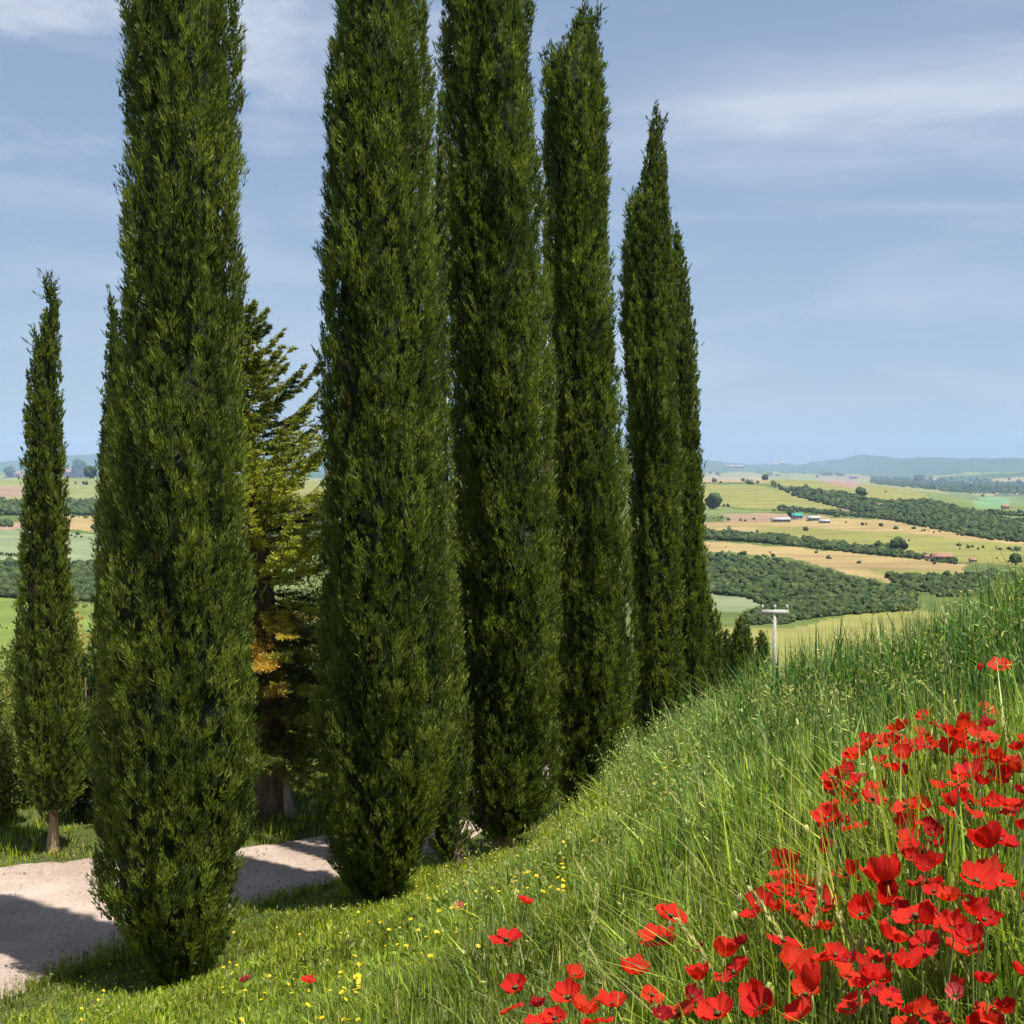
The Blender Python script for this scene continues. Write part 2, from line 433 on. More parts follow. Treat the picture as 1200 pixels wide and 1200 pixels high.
# gravel road
def build_road():
    m, n, l = mat_new('gravel')
    o = n.new('ShaderNodeOutputMaterial'); p = n.new('ShaderNodeBsdfPrincipled')
    t0 = n.new('ShaderNodeTexCoord')
    na = n.new('ShaderNodeTexNoise'); na.inputs['Scale'].default_value = 1.1; na.inputs['Detail'].default_value = 5
    nb = n.new('ShaderNodeTexNoise'); nb.inputs['Scale'].default_value = 26; nb.inputs['Detail'].default_value = 8; nb.inputs['Roughness'].default_value = 0.75
    for q in (na, nb): l.new(t0.outputs['Object'], q.inputs['Vector'])
    r = n.new('ShaderNodeValToRGB'); l.new(na.outputs[0], r.inputs[0])
    r.color_ramp.elements[0].position = 0.35; r.color_ramp.elements[0].color = (0.29, 0.225, 0.185, 1)
    r.color_ramp.elements[1].position = 0.65; r.color_ramp.elements[1].color = (0.42, 0.34, 0.29, 1)
    r2 = n.new('ShaderNodeValToRGB'); l.new(nb.outputs[0], r2.inputs[0])
    r2.color_ramp.elements[0].position = 0.3; r2.color_ramp.elements[0].color = (0.62, 0.6, 0.57, 1)
    r2.color_ramp.elements[1].position = 0.72; r2.color_ramp.elements[1].color = (1.25, 1.22, 1.2, 1)
    mm = n.new('ShaderNodeMix'); mm.data_type = 'RGBA'; mm.blend_type = 'MULTIPLY'; mm.inputs['Factor'].default_value = 1
    l.new(r.outputs[0], mm.inputs['A']); l.new(r2.outputs[0], mm.inputs['B'])
    l.new(mm.outputs['Result'], p.inputs['Base Color']); p.inputs['Roughness'].default_value = 0.92
    bp = n.new('ShaderNodeBump'); bp.inputs['Strength'].default_value = 0.6; bp.inputs['Distance'].default_value = 0.02
    l.new(nb.outputs[0], bp.inputs['Height']); l.new(bp.outputs[0], p.inputs['Normal'])
    l.new(p.outputs[0], o.inputs[0])
    def dens(pl, k):
        pts = np.array(pl, float)
        t = np.linspace(0, len(pts) - 1, k)
        return np.stack([np.interp(t, np.arange(len(pts)), pts[:, c]) for c in (0, 1)], -1)
    K, W = 260, 40
    a, b = dens(ROAD_NEAR, K), dens(ROAD_FAR, K)
    wob = (fbm(np.arange(K) * 0.35, np.zeros(K), 4) - 0.5) * 0.28
    wob2 = (fbm(np.arange(K) * 0.35, np.zeros(K) + 9, 4) - 0.5) * 0.28
    d = (b - a) / np.linalg.norm(b - a, axis=1, keepdims=True)
    a = a - d * (wob[:, None] + 0.02); b = b + d * wob2[:, None]
    t = np.linspace(0, 1, W)[None, :, None]
    P = a[:, None] * (1 - t) + b[:, None] * t
    x, y = P[..., 0], P[..., 1]
    tt = t[..., 0] * np.ones_like(x)
    wd = np.linalg.norm(b - a, axis=1)[:, None]
    base = np.where(y > 17, ground(x, y) + 0.12, -4.0)
    edge = np.minimum(tt, 1 - tt) * wd
    z = base - 0.075 * np.exp(-edge / 0.09) - 0.022 * (np.exp(-((tt - 0.3) * wd / 0.3) ** 2) + np.exp(-((tt - 0.75) * wd / 0.3) ** 2))
    z = z + (fbm(x * 2, y * 2, 12) - 0.5) * 0.025
    V = np.stack([x, y, z], -1).reshape(-1, 3)
    i, j = np.meshgrid(np.arange(K - 1), np.arange(W - 1), indexing='ij')
    Fq = np.stack([i * W + j, i * W + j + 1, (i + 1) * W + j + 1, (i + 1) * W + j], -1).reshape(-1, 4)
    o = mesh('road', V, Fq, m, smooth=True)
    tag(o, kind='structure')
    # stones on the gravel, too many to count
    n_ = 2600
    x = RG.uniform(-8, 1, n_); y = RG.uniform(8, 17, n_)
    rd = road_dist(x, y)
    keep = (rd < 0.05) & ((rd > -0.5) | (RG.random(n_) < 0.35)); x, y = x[keep], y[keep]
    k = len(x); sz = RG.uniform(0.004, 0.016, k)
    oc = np.array([[1, 0, 0], [0, 1, 0], [-1, 0, 0], [0, -1, 0], [0, 0, 0.7], [0, 0, -0.7]], float)
    fc = np.array([[0, 1, 4], [1, 2, 4], [2, 3, 4], [3, 0, 4], [1, 0, 5], [2, 1, 5], [3, 2, 5], [0, 3, 5]])
    an = RG.uniform(0, 6.28, k); ca, sa = np.cos(an), np.sin(an)
    v = oc[None] * sz[:, None, None] * RG.uniform(0.6, 1.3, (k, 6, 3))
    vx = v[..., 0] * ca[:, None] - v[..., 1] * sa[:, None]; vy = v[..., 0] * sa[:, None] + v[..., 1] * ca[:, None]
    v = np.stack([vx + x[:, None], vy + y[:, None], v[..., 2] - 3.995], -1).reshape(-1, 3)
    f = (fc[None] + 6 * np.arange(k)[:, None, None]).reshape(-1, 3)
    col = np.repeat(RG.uniform(0.12, 0.38, (k, 1)) * np.array([[1, 0.88, 0.76]]), 6, axis=0)
    o = mesh('gravel', v, f, mat_leaf('stones', 0, 0.9, 0.2), col=col)
    tag(o, kind='stuff')
build_road()

def litter():
    n = 5200
    feet = [(-2.5, 10.4), (-1.22, 11.9), (-0.4, 13.0), (-0.08, 13.5), (0.8, 14.9), (-4.8, 13.95), (-2.75, 15.3)]
    k = RG.integers(0, len(feet), n); f = np.array(feet)[k]
    rr = np.abs(RG.normal(0, 0.75, n)); a = RG.uniform(0, 6.28, n)
    x, y = f[:, 0] + rr * np.cos(a), f[:, 1] + rr * np.sin(a)
    rd = road_dist(x, y)
    keep = (rd > 0) | (RG.random(n) < 0.16); x, y, rd = x[keep], y[keep], rd[keep]; n = len(x)
    z = np.where(rd < 0, -3.992, ground(x, y) + 0.012)
    a = RG.uniform(0, 6.28, n); D = np.stack([np.cos(a), np.sin(a), RG.uniform(0, 0.25, n)], -1)
    side = np.stack([-np.sin(a), np.cos(a), 0 * a], -1)
    V, fs, C = blades(np.stack([x, y, z], -1), D, RG.uniform(0.02, 0.07, n), RG.uniform(0.005, 0.014, n), D * 0, np.array([[0.13, 0.085, 0.045]]) * RG.uniform(0.4, 1.8, (n, 1)), side=side, segs=2, belly=True)
    tag(mesh('leaf_litter', V, fs, M_LEAF, col=C), 'dry brown needles and twigs fallen around the tree feet', 'leaf litter', kind='stuff')

# ------------------------------------------------------------------ foliage tools
def blades(P, D, Ln, Wd, bend, C, side=None, segs=3, tipfrac=0.12, belly=False):
    """ribbons: base P, unit direction D, length, width, bend vector, colour"""
    n = len(P)
    if side is None:
        r = RG.normal(size=(n, 3))
        side = np.cross(D, r); side /= np.linalg.norm(side, axis=1, keepdims=True) + 1e-9
    ts = np.linspace(0, 1, segs + 1)
    V = []
    for k, t in enumerate(ts):
        c = P + D * (Ln * t)[:, None] + bend * (t ** 2)
        if belly:
            wk = math.sin(math.pi * min(0.97, 0.12 + 0.86 * t)) 
        else:
            wk = (1 - t) ** 0.7 * (1 - tipfrac) + tipfrac
        if k == segs:
            V.append(c)
        else:
            V.append(c - side * (Wd * wk * 0.5)[:, None]); V.append(c + side * (Wd * wk * 0.5)[:, None])
    per = 2 * segs + 1
    V = np.stack(V, 1).reshape(-1, 3)
    base = (np.arange(n) * per)[:, None]
    quads = []
    for k in range(segs - 1):
        quads.append(base + np.array([[2 * k, 2 * k + 1, 2 * k + 3, 2 * k + 2]]))
    tri = base + np.array([[2 * segs - 2, 2 * segs - 1, 2 * segs]])
    Cc = np.repeat(C, per, axis=0)
    fs = []
    if quads: fs.append(np.vstack(quads))
    fs.append(tri)
    return V, fs, Cc
def merge(parts):
    off = 0; V = []; Q = []; T = []; C = []
    for v, fs, c in parts:
        V.append(v); C.append(c)
        for f in fs:
            (Q if f.shape[1] == 4 else T).append(f + off)
        off += len(v)
    fs = []
    if Q: fs.append(np.vstack(Q))
    if T: fs.append(np.vstack(T))
    return np.vstack(V), fs, np.vstack(C)
def tube(pts, rads, k=10, jitter=0.0):
    pts = np.array(pts, float); m = len(pts)
    V = []
    for i in range(m):
        t = pts[min(i + 1, m - 1)] - pts[max(i - 1, 0)]; t /= np.linalg.norm(t)
        a = np.cross(t, [0.3, 1, 0.1]); a /= np.linalg.norm(a); b = np.cross(t, a)
        for j in range(k):
            th = 2 * math.pi * j / k
            rr = rads[i] * (1 + jitter * (random.random() - 0.5))
            V.append(pts[i] + a * math.cos(th) * rr + b * math.sin(th) * rr)
    Fq = [[i * k + j, i * k + (j + 1) % k, (i + 1) * k + (j + 1) % k, (i + 1) * k + j] for i in range(m - 1) for j in range(k)]
    V.append(pts[-1]); V.append(pts[0])
    Ft = [[(m - 1) * k + j, (m - 1) * k + (j + 1) % k, m * k] for j in range(k)] + [[(j + 1) % k, j, m * k + 1] for j in range(k)]
    return np.array(V), [np.array(Fq), np.array(Ft)]

litter()
# ------------------------------------------------------------------ cypresses
def cypress(Yd, prof, base_v, label, tips=(), dens=1.0, tone=1.0, seed=1, base_u=None, trunk_mat=None, trunk_r=0.07, pl=1.0):
    """prof: outline rows (v, left u, right u) read at distance Yd -> axis and radius against height"""
    rg = np.random.default_rng(seed)
    prof = sorted(prof, key=lambda q: -q[0])
    zz, xa, rr = [], [], []
    for v, uL, uR in prof:
        p = at(uL, v, Yd); q = at(uR, v, Yd)
        zz.append(p[2]); xa.append((p[0] + q[0]) / 2); rr.append((q[0] - p[0]) / 2)
    zz, xa, rr = map(np.array, (zz, xa, rr))
    bx = at(base_u, base_v, Yd)[0] if base_u else xa[0]
    bz = gz(bx, Yd)
    root = empty('cypress', (bx, Yd, bz), label, 'tree', 'cypresses along the gravel road')
    O = np.array([bx, Yd, bz])
    Hz0, Hz1 = zz[0], zz[-1]
    H = Hz1 - Hz0
    def lump(th, z):
        # vertical flame-like lobes
        w_ = th + 0.35 * np.sin(z * 1.1 + seed)
        a_ = vnoise(th * 7 / math.pi + 40, z * 0.9 + seed * 3, seed) 
        b_ = vnoise(th * 14 / math.pi + 40, z * 2.2 + seed * 5, seed + 9)
        c_ = vnoise(th * 28 / math.pi + 40, z * 5 + seed * 5, seed + 19)
        return (a_ - 0.5) * 0.24 + (b_ - 0.5) * 0.22 + (c_ - 0.5) * 0.20
    def rad(z): return np.interp(z, zz, rr)
    def axx(z): return np.interp(z, zz, xa)
    # inner mass of twigs
    nz_, nt_ = 120, 36
    zc = np.linspace(Hz0 + 0.1, Hz1 - 0.10, nz_)
    th = np.linspace(-math.pi, math.pi, nt_, endpoint=False)
    Zg, Tg = np.meshgrid(zc, th, indexing='ij')
    Rg = rad(Zg) * (0.66 + 0.8 * lump(Tg, Zg) + rg.normal(0, 0.05, Zg.shape)) - 0.03
    Rg = np.maximum(Rg, 0.006)
    cv = np.stack([axx(Zg) + Rg * np.cos(Tg), Yd + Rg * np.sin(Tg), Zg], -1).reshape(-1, 3)
    i, j = np.meshgrid(np.arange(nz_ - 1), np.arange(nt_), indexing='ij'); j2 = (j + 1) % nt_
    cf = np.stack([i * nt_ + j, i * nt_ + j2, (i + 1) * nt_ + j2, (i + 1) * nt_ + j], -1).reshape(-1, 4)
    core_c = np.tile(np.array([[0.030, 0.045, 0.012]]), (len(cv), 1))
    # plumes
    area = np.trapezoid(2 * math.pi * rr, zz) if hasattr(np, 'trapezoid') else np.trapz(2 * math.pi * rr, zz)
    n = int(area * 430 * dens)
    wgt = np.interp(np.linspace(0, 1, 2000), (zz - Hz0) / H, np.maximum(rr, 0.06)); wgt /= wgt.sum()
    z = Hz0 + H * (rg.choice(2000, n, p=wgt) + rg.random(n)) / 2000
    t = rg.uniform(-math.pi, math.pi, n)
    lp = lump(t, z)
    depth = rg.beta(1.2, 3.0, n) * 0.30
    R = rad(z) * (0.93 + lp - depth) - 0.03
    R = np.maximum(R, 0.01)
    out_ = np.stack([np.cos(t), np.sin(t), np.zeros(n)], -1)
    P = np.stack([axx(z) + R * np.cos(t), Yd + R * np.sin(t), z], -1)
    tl = rg.uniform(-0.5, 0.5, n)
    tang = np.stack([-np.sin(t), np.cos(t), np.zeros(n)], -1)
    low = np.clip(1 - (z - Hz0) / 1.2, 0, 1)
    lean = rg.uniform(0.05, 0.48, n) + low * 0.5
    Dp = np.array([0, 0, 1.0]) + out_ * lean[:, None] + tang * tl[:, None] * 0.7
    Dp /= np.linalg.norm(Dp, axis=1, keepdims=True)
    Lp = rg.uniform(0.09, 0.19, n) * np.clip(rad(z) / 0.35, 0.55, 1) * pl
    Wp = Lp * rg.uniform(0.20, 0.32, n)
    tint = rg.random(n)
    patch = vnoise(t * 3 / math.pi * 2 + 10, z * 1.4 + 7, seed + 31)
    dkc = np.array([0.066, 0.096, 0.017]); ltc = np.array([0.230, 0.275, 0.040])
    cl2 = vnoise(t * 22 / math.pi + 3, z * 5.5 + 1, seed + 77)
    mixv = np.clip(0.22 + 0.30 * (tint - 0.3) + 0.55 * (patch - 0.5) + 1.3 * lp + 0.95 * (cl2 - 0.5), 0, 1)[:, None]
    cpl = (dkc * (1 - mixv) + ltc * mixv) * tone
    brown = rg.random(n) < 0.008
    cpl[brown] = np.array([0.12, 0.085, 0.03]) * tone
    yel = (rg.random(n) < 0.10) & (patch > 0.55)
    cpl[yel] = np.array([0.16, 0.20, 0.035]) * tone
    S = 18
    k = np.repeat(np.arange(n), S)
    m = len(k)
    along = rg.random(m) * 0.75
    a1 = np.cross(Dp, [0.13, 0.2, 0.9]); a1 /= np.linalg.norm(a1, axis=1, keepdims=True); a2 = np.cross(Dp, a1)
    ph = rg.uniform(0, 6.28, m)
    rw = Wp[k] * np.sin(math.pi * (0.15 + 0.8 * along)) * rg.uniform(0.1, 0.6, m)
    off = a1[k] * (np.cos(ph) * rw)[:, None] + a2[k] * (np.sin(ph) * rw)[:, None]
    PB = P[k] + Dp[k] * (Lp[k] * along)[:, None] + off
    Db = Dp[k] + off / (Wp[k][:, None] + 1e-6) * rg.uniform(0.3, 1.5, m)[:, None] + rg.normal(0, 0.13, (m, 3))
    Db /= np.linalg.norm(Db, axis=1, keepdims=True)
    Lb = Lp[k] * rg.uniform(0.22, 0.42, m)
    Wb = rg.uniform(0.006, 0.0115, m) * (0.6 + Yd / 22)
    cb = cpl[k] * rg.uniform(0.75, 1.3, (m, 1))
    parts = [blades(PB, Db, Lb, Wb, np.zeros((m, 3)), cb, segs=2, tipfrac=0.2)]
    # wispy shoots that break the outline and the tips
    ns = int(H * 45)
    z = Hz0 + H * (rg.choice(2000, ns, p=wgt) + rg.random(ns)) / 2000
    t = rg.uniform(-math.pi, math.pi, ns)
    R = rad(z) * (0.96 + lump(t, z)) - 0.02
    out_ = np.stack([np.cos(t), np.sin(t), np.zeros(ns)], -1)
    P = np.stack([axx(z) + R * np.cos(t), Yd + R * np.sin(t), z], -1)
    D = np.array([0, 0, 1.0]) + out_ * rg.uniform(0.2, 0.8, ns)[:, None]; D /= np.linalg.norm(D, axis=1, keepdims=True)
    extra = [(P, D, rg.uniform(0.04, 0.12, ns))]
    for (tu, tv, ln) in tips:
        tp = at(tu, tv, Yd); q = 26
        hz = np.linspace(0, 1, q)
        Pq = np.stack([tp[0] + rg.normal(0, 0.012, q), np.full(q, Yd) + rg.normal(0, 0.012, q), tp[2] - ln * (1 - hz)], -1)
        Dq = np.array([0, 0, 1.0]) + rg.normal(0, 0.42, (q, 3)); Dq /= np.linalg.norm(Dq, axis=1, keepdims=True)
        extra.append((Pq, Dq, rg.uniform(0.06, 0.16, q)))
    for P, D, Ln in extra:
        kk = np.repeat(np.arange(len(P)), 9); mm_ = len(kk)
        al = rg.random(mm_)
        PB = P[kk] + D[kk] * (Ln[kk] * al)[:, None]
        DB = D[kk] + rg.normal(0, 0.3, (mm_, 3)); DB /= np.linalg.norm(DB, axis=1, keepdims=True)
        cc = (np.array([[0.06, 0.085, 0.02]]) * tone) * rg.uniform(0.7, 1.4, (mm_, 1))
        parts.append(blades(PB, DB, Ln[kk] * 0.4, np.full(mm_, 0.009) * (0.6 + Yd / 22), np.zeros((mm_, 3)), cc, segs=2))
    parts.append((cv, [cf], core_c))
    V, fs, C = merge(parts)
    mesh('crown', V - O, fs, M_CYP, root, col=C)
    # trunk with a fluted foot, and limbs inside the crown
    pts = [(0, 0, -0.3), (0, 0, 0.02), (0.01, 0, 0.25)]
    for q in np.linspace(0, 0.9, 10):
        zq = Hz0 + 0.25 + H * q
        if zq - bz > 0.35: pts.append((float(axx(zq)) - bx, 0, zq - bz))
    rd_ = [trunk_r * 1.9, trunk_r * 1.35] + [max(0.012, trunk_r * (1 - i / (len(pts) - 2))) for i in range(len(pts) - 2)]
    v, f = tube(pts, rd_, 12, 0.18)
    mesh('trunk', v, f, trunk_mat or M_BARK, root, smooth=True)
    return root

T1P = [(1172, 205, 232), (1150, 180, 245), (1130, 163, 258), (1080, 133, 276), (1040, 106, 282), (1000, 112, 287), (900, 106, 296), (800, 109, 296), (700, 113, 294), (550, 122, 289), (400, 136, 283), (200, 142, 284), (0, 146, 282), (-60, 158, 272), (-125, 184, 250), (-175, 212, 219)]
cypress(10.4, T1P, 1172, 'nearest big cypress, leftmost of the tall row, growing beside the gravel road edge', seed=3, base_u=218, trunk_r=0.075)
T2P = [(1062, 424, 456), (1040, 402, 480), (1010, 386, 500), (960, 372, 520), (900, 369, 535), (800, 369, 538), (700, 370, 532), (500, 372, 525), (300, 374, 519), (100, 380, 508), (0, 388, 497), (-60, 398, 486), (-110, 415, 468), (-145, 440, 446)]
cypress(11.9, T2P, 1062, 'tall cypress hiding the right end of the visible gravel road, second big one from left', seed=5, base_u=440)
T2B = [(1012, 518, 545), (990, 497, 551), (900, 482, 552), (700, 482, 542), (400, 495, 530), (200, 506, 524), (110, 514, 518)]
cypress(13.0, T2B, 1012, 'narrow cypress mostly hidden behind the second big one, its lower right flank showing', dens=0.7, seed=6, base_u=533)
T3P = [(985, 572, 612), (965, 548, 634), (930, 540, 652), (880, 536, 657), (700, 530, 660), (500, 522, 655), (300, 515, 642), (100, 512, 628), (0, 515, 625), (-70, 527, 610), (-140, 566, 574)]
cypress(13.5, T3P, 1000, 'tall middle cypress with a pale trunk foot showing above the yellow flowers', seed=8, base_u=592, trunk_mat=M_BARKP, trunk_r=0.10)
T4P = [(950, 660, 702), (900, 642, 735), (800, 646, 747), (700, 648, 745), (500, 641, 730), (300, 635, 719), (150, 633, 716), (90, 636, 711), (58, 652, 706), (35, 668, 702), (15, 676, 697)]
cypress(14.9, T4P, 955, 'cypress with a blunt two-pointed top just touching the upper edge of the photo', tips=((684, 10, 0.25), (700, 18, 0.2), (648, 55, 0.3), (640, 62, 0.2)), seed=9, base_u=680)
T5P = [(900, 748, 800), (860, 740, 803), (700, 738, 800), (600, 736, 800), (400, 725, 797), (300, 727, 790), (240, 734, 787), (225, 745, 786), (190, 752, 785), (160, 757, 778), (142, 762, 772)]
cypress(17.2, T5P, 900, 'shorter cypress with a slim crooked spire, highest point of the right-hand pair', tips=((768, 128, 0.35), (775, 140, 0.2), (740, 232, 0.3)), seed=12, base_u=770)
T6P = [(880, 778, 826), (800, 775, 830), (700, 776, 832), (500, 776, 822), (400, 776, 818), (320, 781, 808), (275, 789, 797)]
cypress(18.4, T6P, 880, 'last cypress of the row on the right, its outline against the distant fields', tips=((793, 268, 0.3), (785, 262, 0.3)), seed=13, base_u=800)
TLP = [(958, 46, 76), (935, 32, 95), (900, 22, 101), (850, 19, 99), (780, 19, 93), (700, 21, 87), (600, 24, 82), (500, 26, 78), (450, 31, 73), (405, 39, 73), (385, 47, 72), (360, 52, 71), (340, 57, 66)]
cypress(13.95, TLP, 998, 'small slim cypress at far left across the road, with bare yellowish trunk foot', tips=((60, 330, 0.3), (55, 334, 0.2), (42, 395, 0.25)), seed=15, base_u=62, trunk_mat=M_BARKP, trunk_r=0.05)
TBP = [(985, 118, 178), (960, 108, 184), (900, 101, 186), (700, 110, 178), (550, 113, 166), (470, 118, 156), (400, 123, 146), (365, 127, 138), (352, 129, 134)]
cypress(17.0, TBP, 985, 'cypress behind the nearest one, only its left edge and thin tip showing', tips=((130, 346, 0.3),), dens=0.75, seed=17, base_u=146)

# ------------------------------------------------------------------ broad-leaved crowns, bushes
def leaf_ball(C0, rad, n, size, c_dk, c_lt, clumps=14, seed=1, flat=1.0, hole=0.25):
    """leaves gathered in clumps through an ellipsoid; returns mesh parts"""
    rg = np.random.default_rng(seed)
    C0 = np.array(C0, float); rad = np.array(rad, float)
    d = rg.normal(size=(clumps, 3)); d /= np.linalg.norm(d, axis=1, keepdims=True)
    cc = C0 + d * rad * rg.uniform(0.35, 0.85, (clumps, 1))
    cr = rg.uniform(0.25, 0.5, clumps)
    k = rg.integers(0, clumps, n)
    e = rg.normal(size=(n, 3)); e /= np.linalg.norm(e, axis=1, keepdims=True)
    P = cc[k] + e * (cr[k] * rg.uniform(0.55, 1.05, n))[:, None] * rad
    D = e + np.array([0, 0, 0.5]) + rg.normal(0, 0.6, (n, 3)); D /= np.linalg.norm(D, axis=1, keepdims=True)
    tone = rg.random((clumps, 1))[k] * 0.7 + rg.random((n, 1)) * 0.3
    col = np.array(c_dk) * (1 - tone) + np.array(c_lt) * tone
    Ln = rg.uniform(0.6, 1.3, n) * size
    return blades(P, D, Ln, Ln * rg.uniform(0.35, 0.6, n), rg.normal(0, 0.1, (n, 3)) * size, col, segs=2, belly=True)
def shrub(u, v_base, v_top, wpx, Yd, label, dk, lt, n=7000, size=0.035, seed=1, name='shrub', group=None, stems=5):
    n = int(n * 1.7); size = size * 1.25
    b = at(u, v_base, Yd); t = at(u, v_top, Yd)
    z0 = gz(b[0], Yd)
    h = t[2] - z0; wr = wpx / 2 / F * Yd
    root = empty(name, (b[0], Yd, z0), label, 'shrub', group)
    V, f, C = leaf_ball((0, 0, h * 0.49), (wr * 0.85, wr * 0.8, h * 0.50), n, size, dk, lt, clumps=34, seed=seed)
    mesh('foliage', V, f, M_LEAF, root, col=C)
    rg = random.Random(seed)
    parts = []
    for k in range(stems):
        a = rg.uniform(0, 6.28); r_ = rg.uniform(0.3, 0.7) * wr
        v_, f_ = tube([(0.05 * math.cos(a), 0.05 * math.sin(a), -0.1), (r_ * 0.4 * math.cos(a), r_ * 0.4 * math.sin(a), h * 0.35), (r_ * math.cos(a), r_ * math.sin(a), h * 0.75)], [0.03, 0.02, 0.008], 6)
        parts.append((v_, f_, np.zeros((len(v_), 3))))
    V, f, C = merge(parts)
    mesh('stem', V, f, M_BARK, root)
    return root
OLD, OLL = (0.085, 0.115, 0.024), (0.25, 0.27, 0.050)
GD, GL = (0.045, 0.075, 0.018), (0.14, 0.19, 0.035)
hg = 'shrubs beyond the road on the left'
shrub(4, 1000, 840, 74, 14.9, 'olive green shrub at the far left edge of the photo beyond the road', OLD, OLL, 9000, seed=1, group=hg)
shrub(36, 990, 805, 66, 15.7, 'tall bush directly behind the small slim cypress on its left side', GD, OLL, 9000, seed=2, group=hg)
shrub(-14, 960, 780, 80, 19, 'bush cut by the left photo edge, rising above the low shrub before it', OLD, OLL, 8000, seed=3, group=hg)
shrub(96, 1000, 850, 66, 15.0, 'dark bush between the small slim cypress and the nearest cypress', (0.015, 0.03, 0.01), GD, 9000, seed=4, group=hg)
shrub(102, 930, 760, 52, 19.5, 'green bush rising behind the dark one left of the nearest cypress', GD, (0.12, 0.17, 0.04), 8000, seed=5, group=hg)
shrub(48, 930, 800, 70, 21, 'broad bush far behind the slim cypress under the bright green field', OLD, OLL, 8000, seed=6, group=hg)
shrub(96, 790, 697, 46, 30, 'small bush with yellow and orange leaves left of the nearest cypress', (0.10, 0.11, 0.03), (0.42, 0.26, 0.05), 5000, 0.07, seed=7)
shrub(15, 860, 745, 90, 27, 'spreading olive bush at the left edge below the bright green field', GD, OLL, 8000, 0.06, seed=8, group=hg)
shrub(165, 900, 760, 70, 22, 'bush hidden behind the nearest cypress', GD, GL, 4000, 0.06, seed=28)
shrub(322, 985, 838, 90, 19.0, 'low leafy bush behind the foot of the conifer', OLD, (0.28, 0.30, 0.06), 9000, seed=9)
shrub(372, 960, 850, 60, 21.0, 'yellow-lit bush behind the slender trunk', (0.14, 0.16, 0.04), (0.45, 0.44, 0.10), 6000, seed=10)  # sunlight put into the bright yellow leaf colours
shrub(300, 1000, 640, 60, 25.0, 'tall bush filling the gap behind the conifer', GD, GL, 9000, 0.06, seed=29)
cypress(20.5, [(880, 812, 842), (830, 804, 846), (780, 801, 849), (740, 803, 846), (708, 809, 838), (692, 818, 830)], 880, 'short thick young cypress tucked against the last tall one of the row', dens=0.8, seed=31, base_u=826)
cypress(23.5, [(880, 860, 878), (840, 852, 886), (790, 850, 888), (755, 853, 885), (735, 859, 879), (724, 866, 872)], 880, 'dark young cypress with rounded top, just left of the utility pole', dens=0.9, seed=32, base_u=869)
cypress(25.0, [(880, 884, 900), (840, 879, 904), (790, 879, 905), (760, 883, 902), (743, 889, 897)], 880, 'smallest dark young cypress, nearest the foot of the utility pole', dens=0.9, seed=33, base_u=892)
cypress(24.5, [(880, 842, 860), (840, 836, 866), (790, 837, 865), (760, 842, 861), (742, 848, 855)], 880, 'low young cypress between the short thick one and the rounded one', dens=0.9, seed=34, base_u=851)

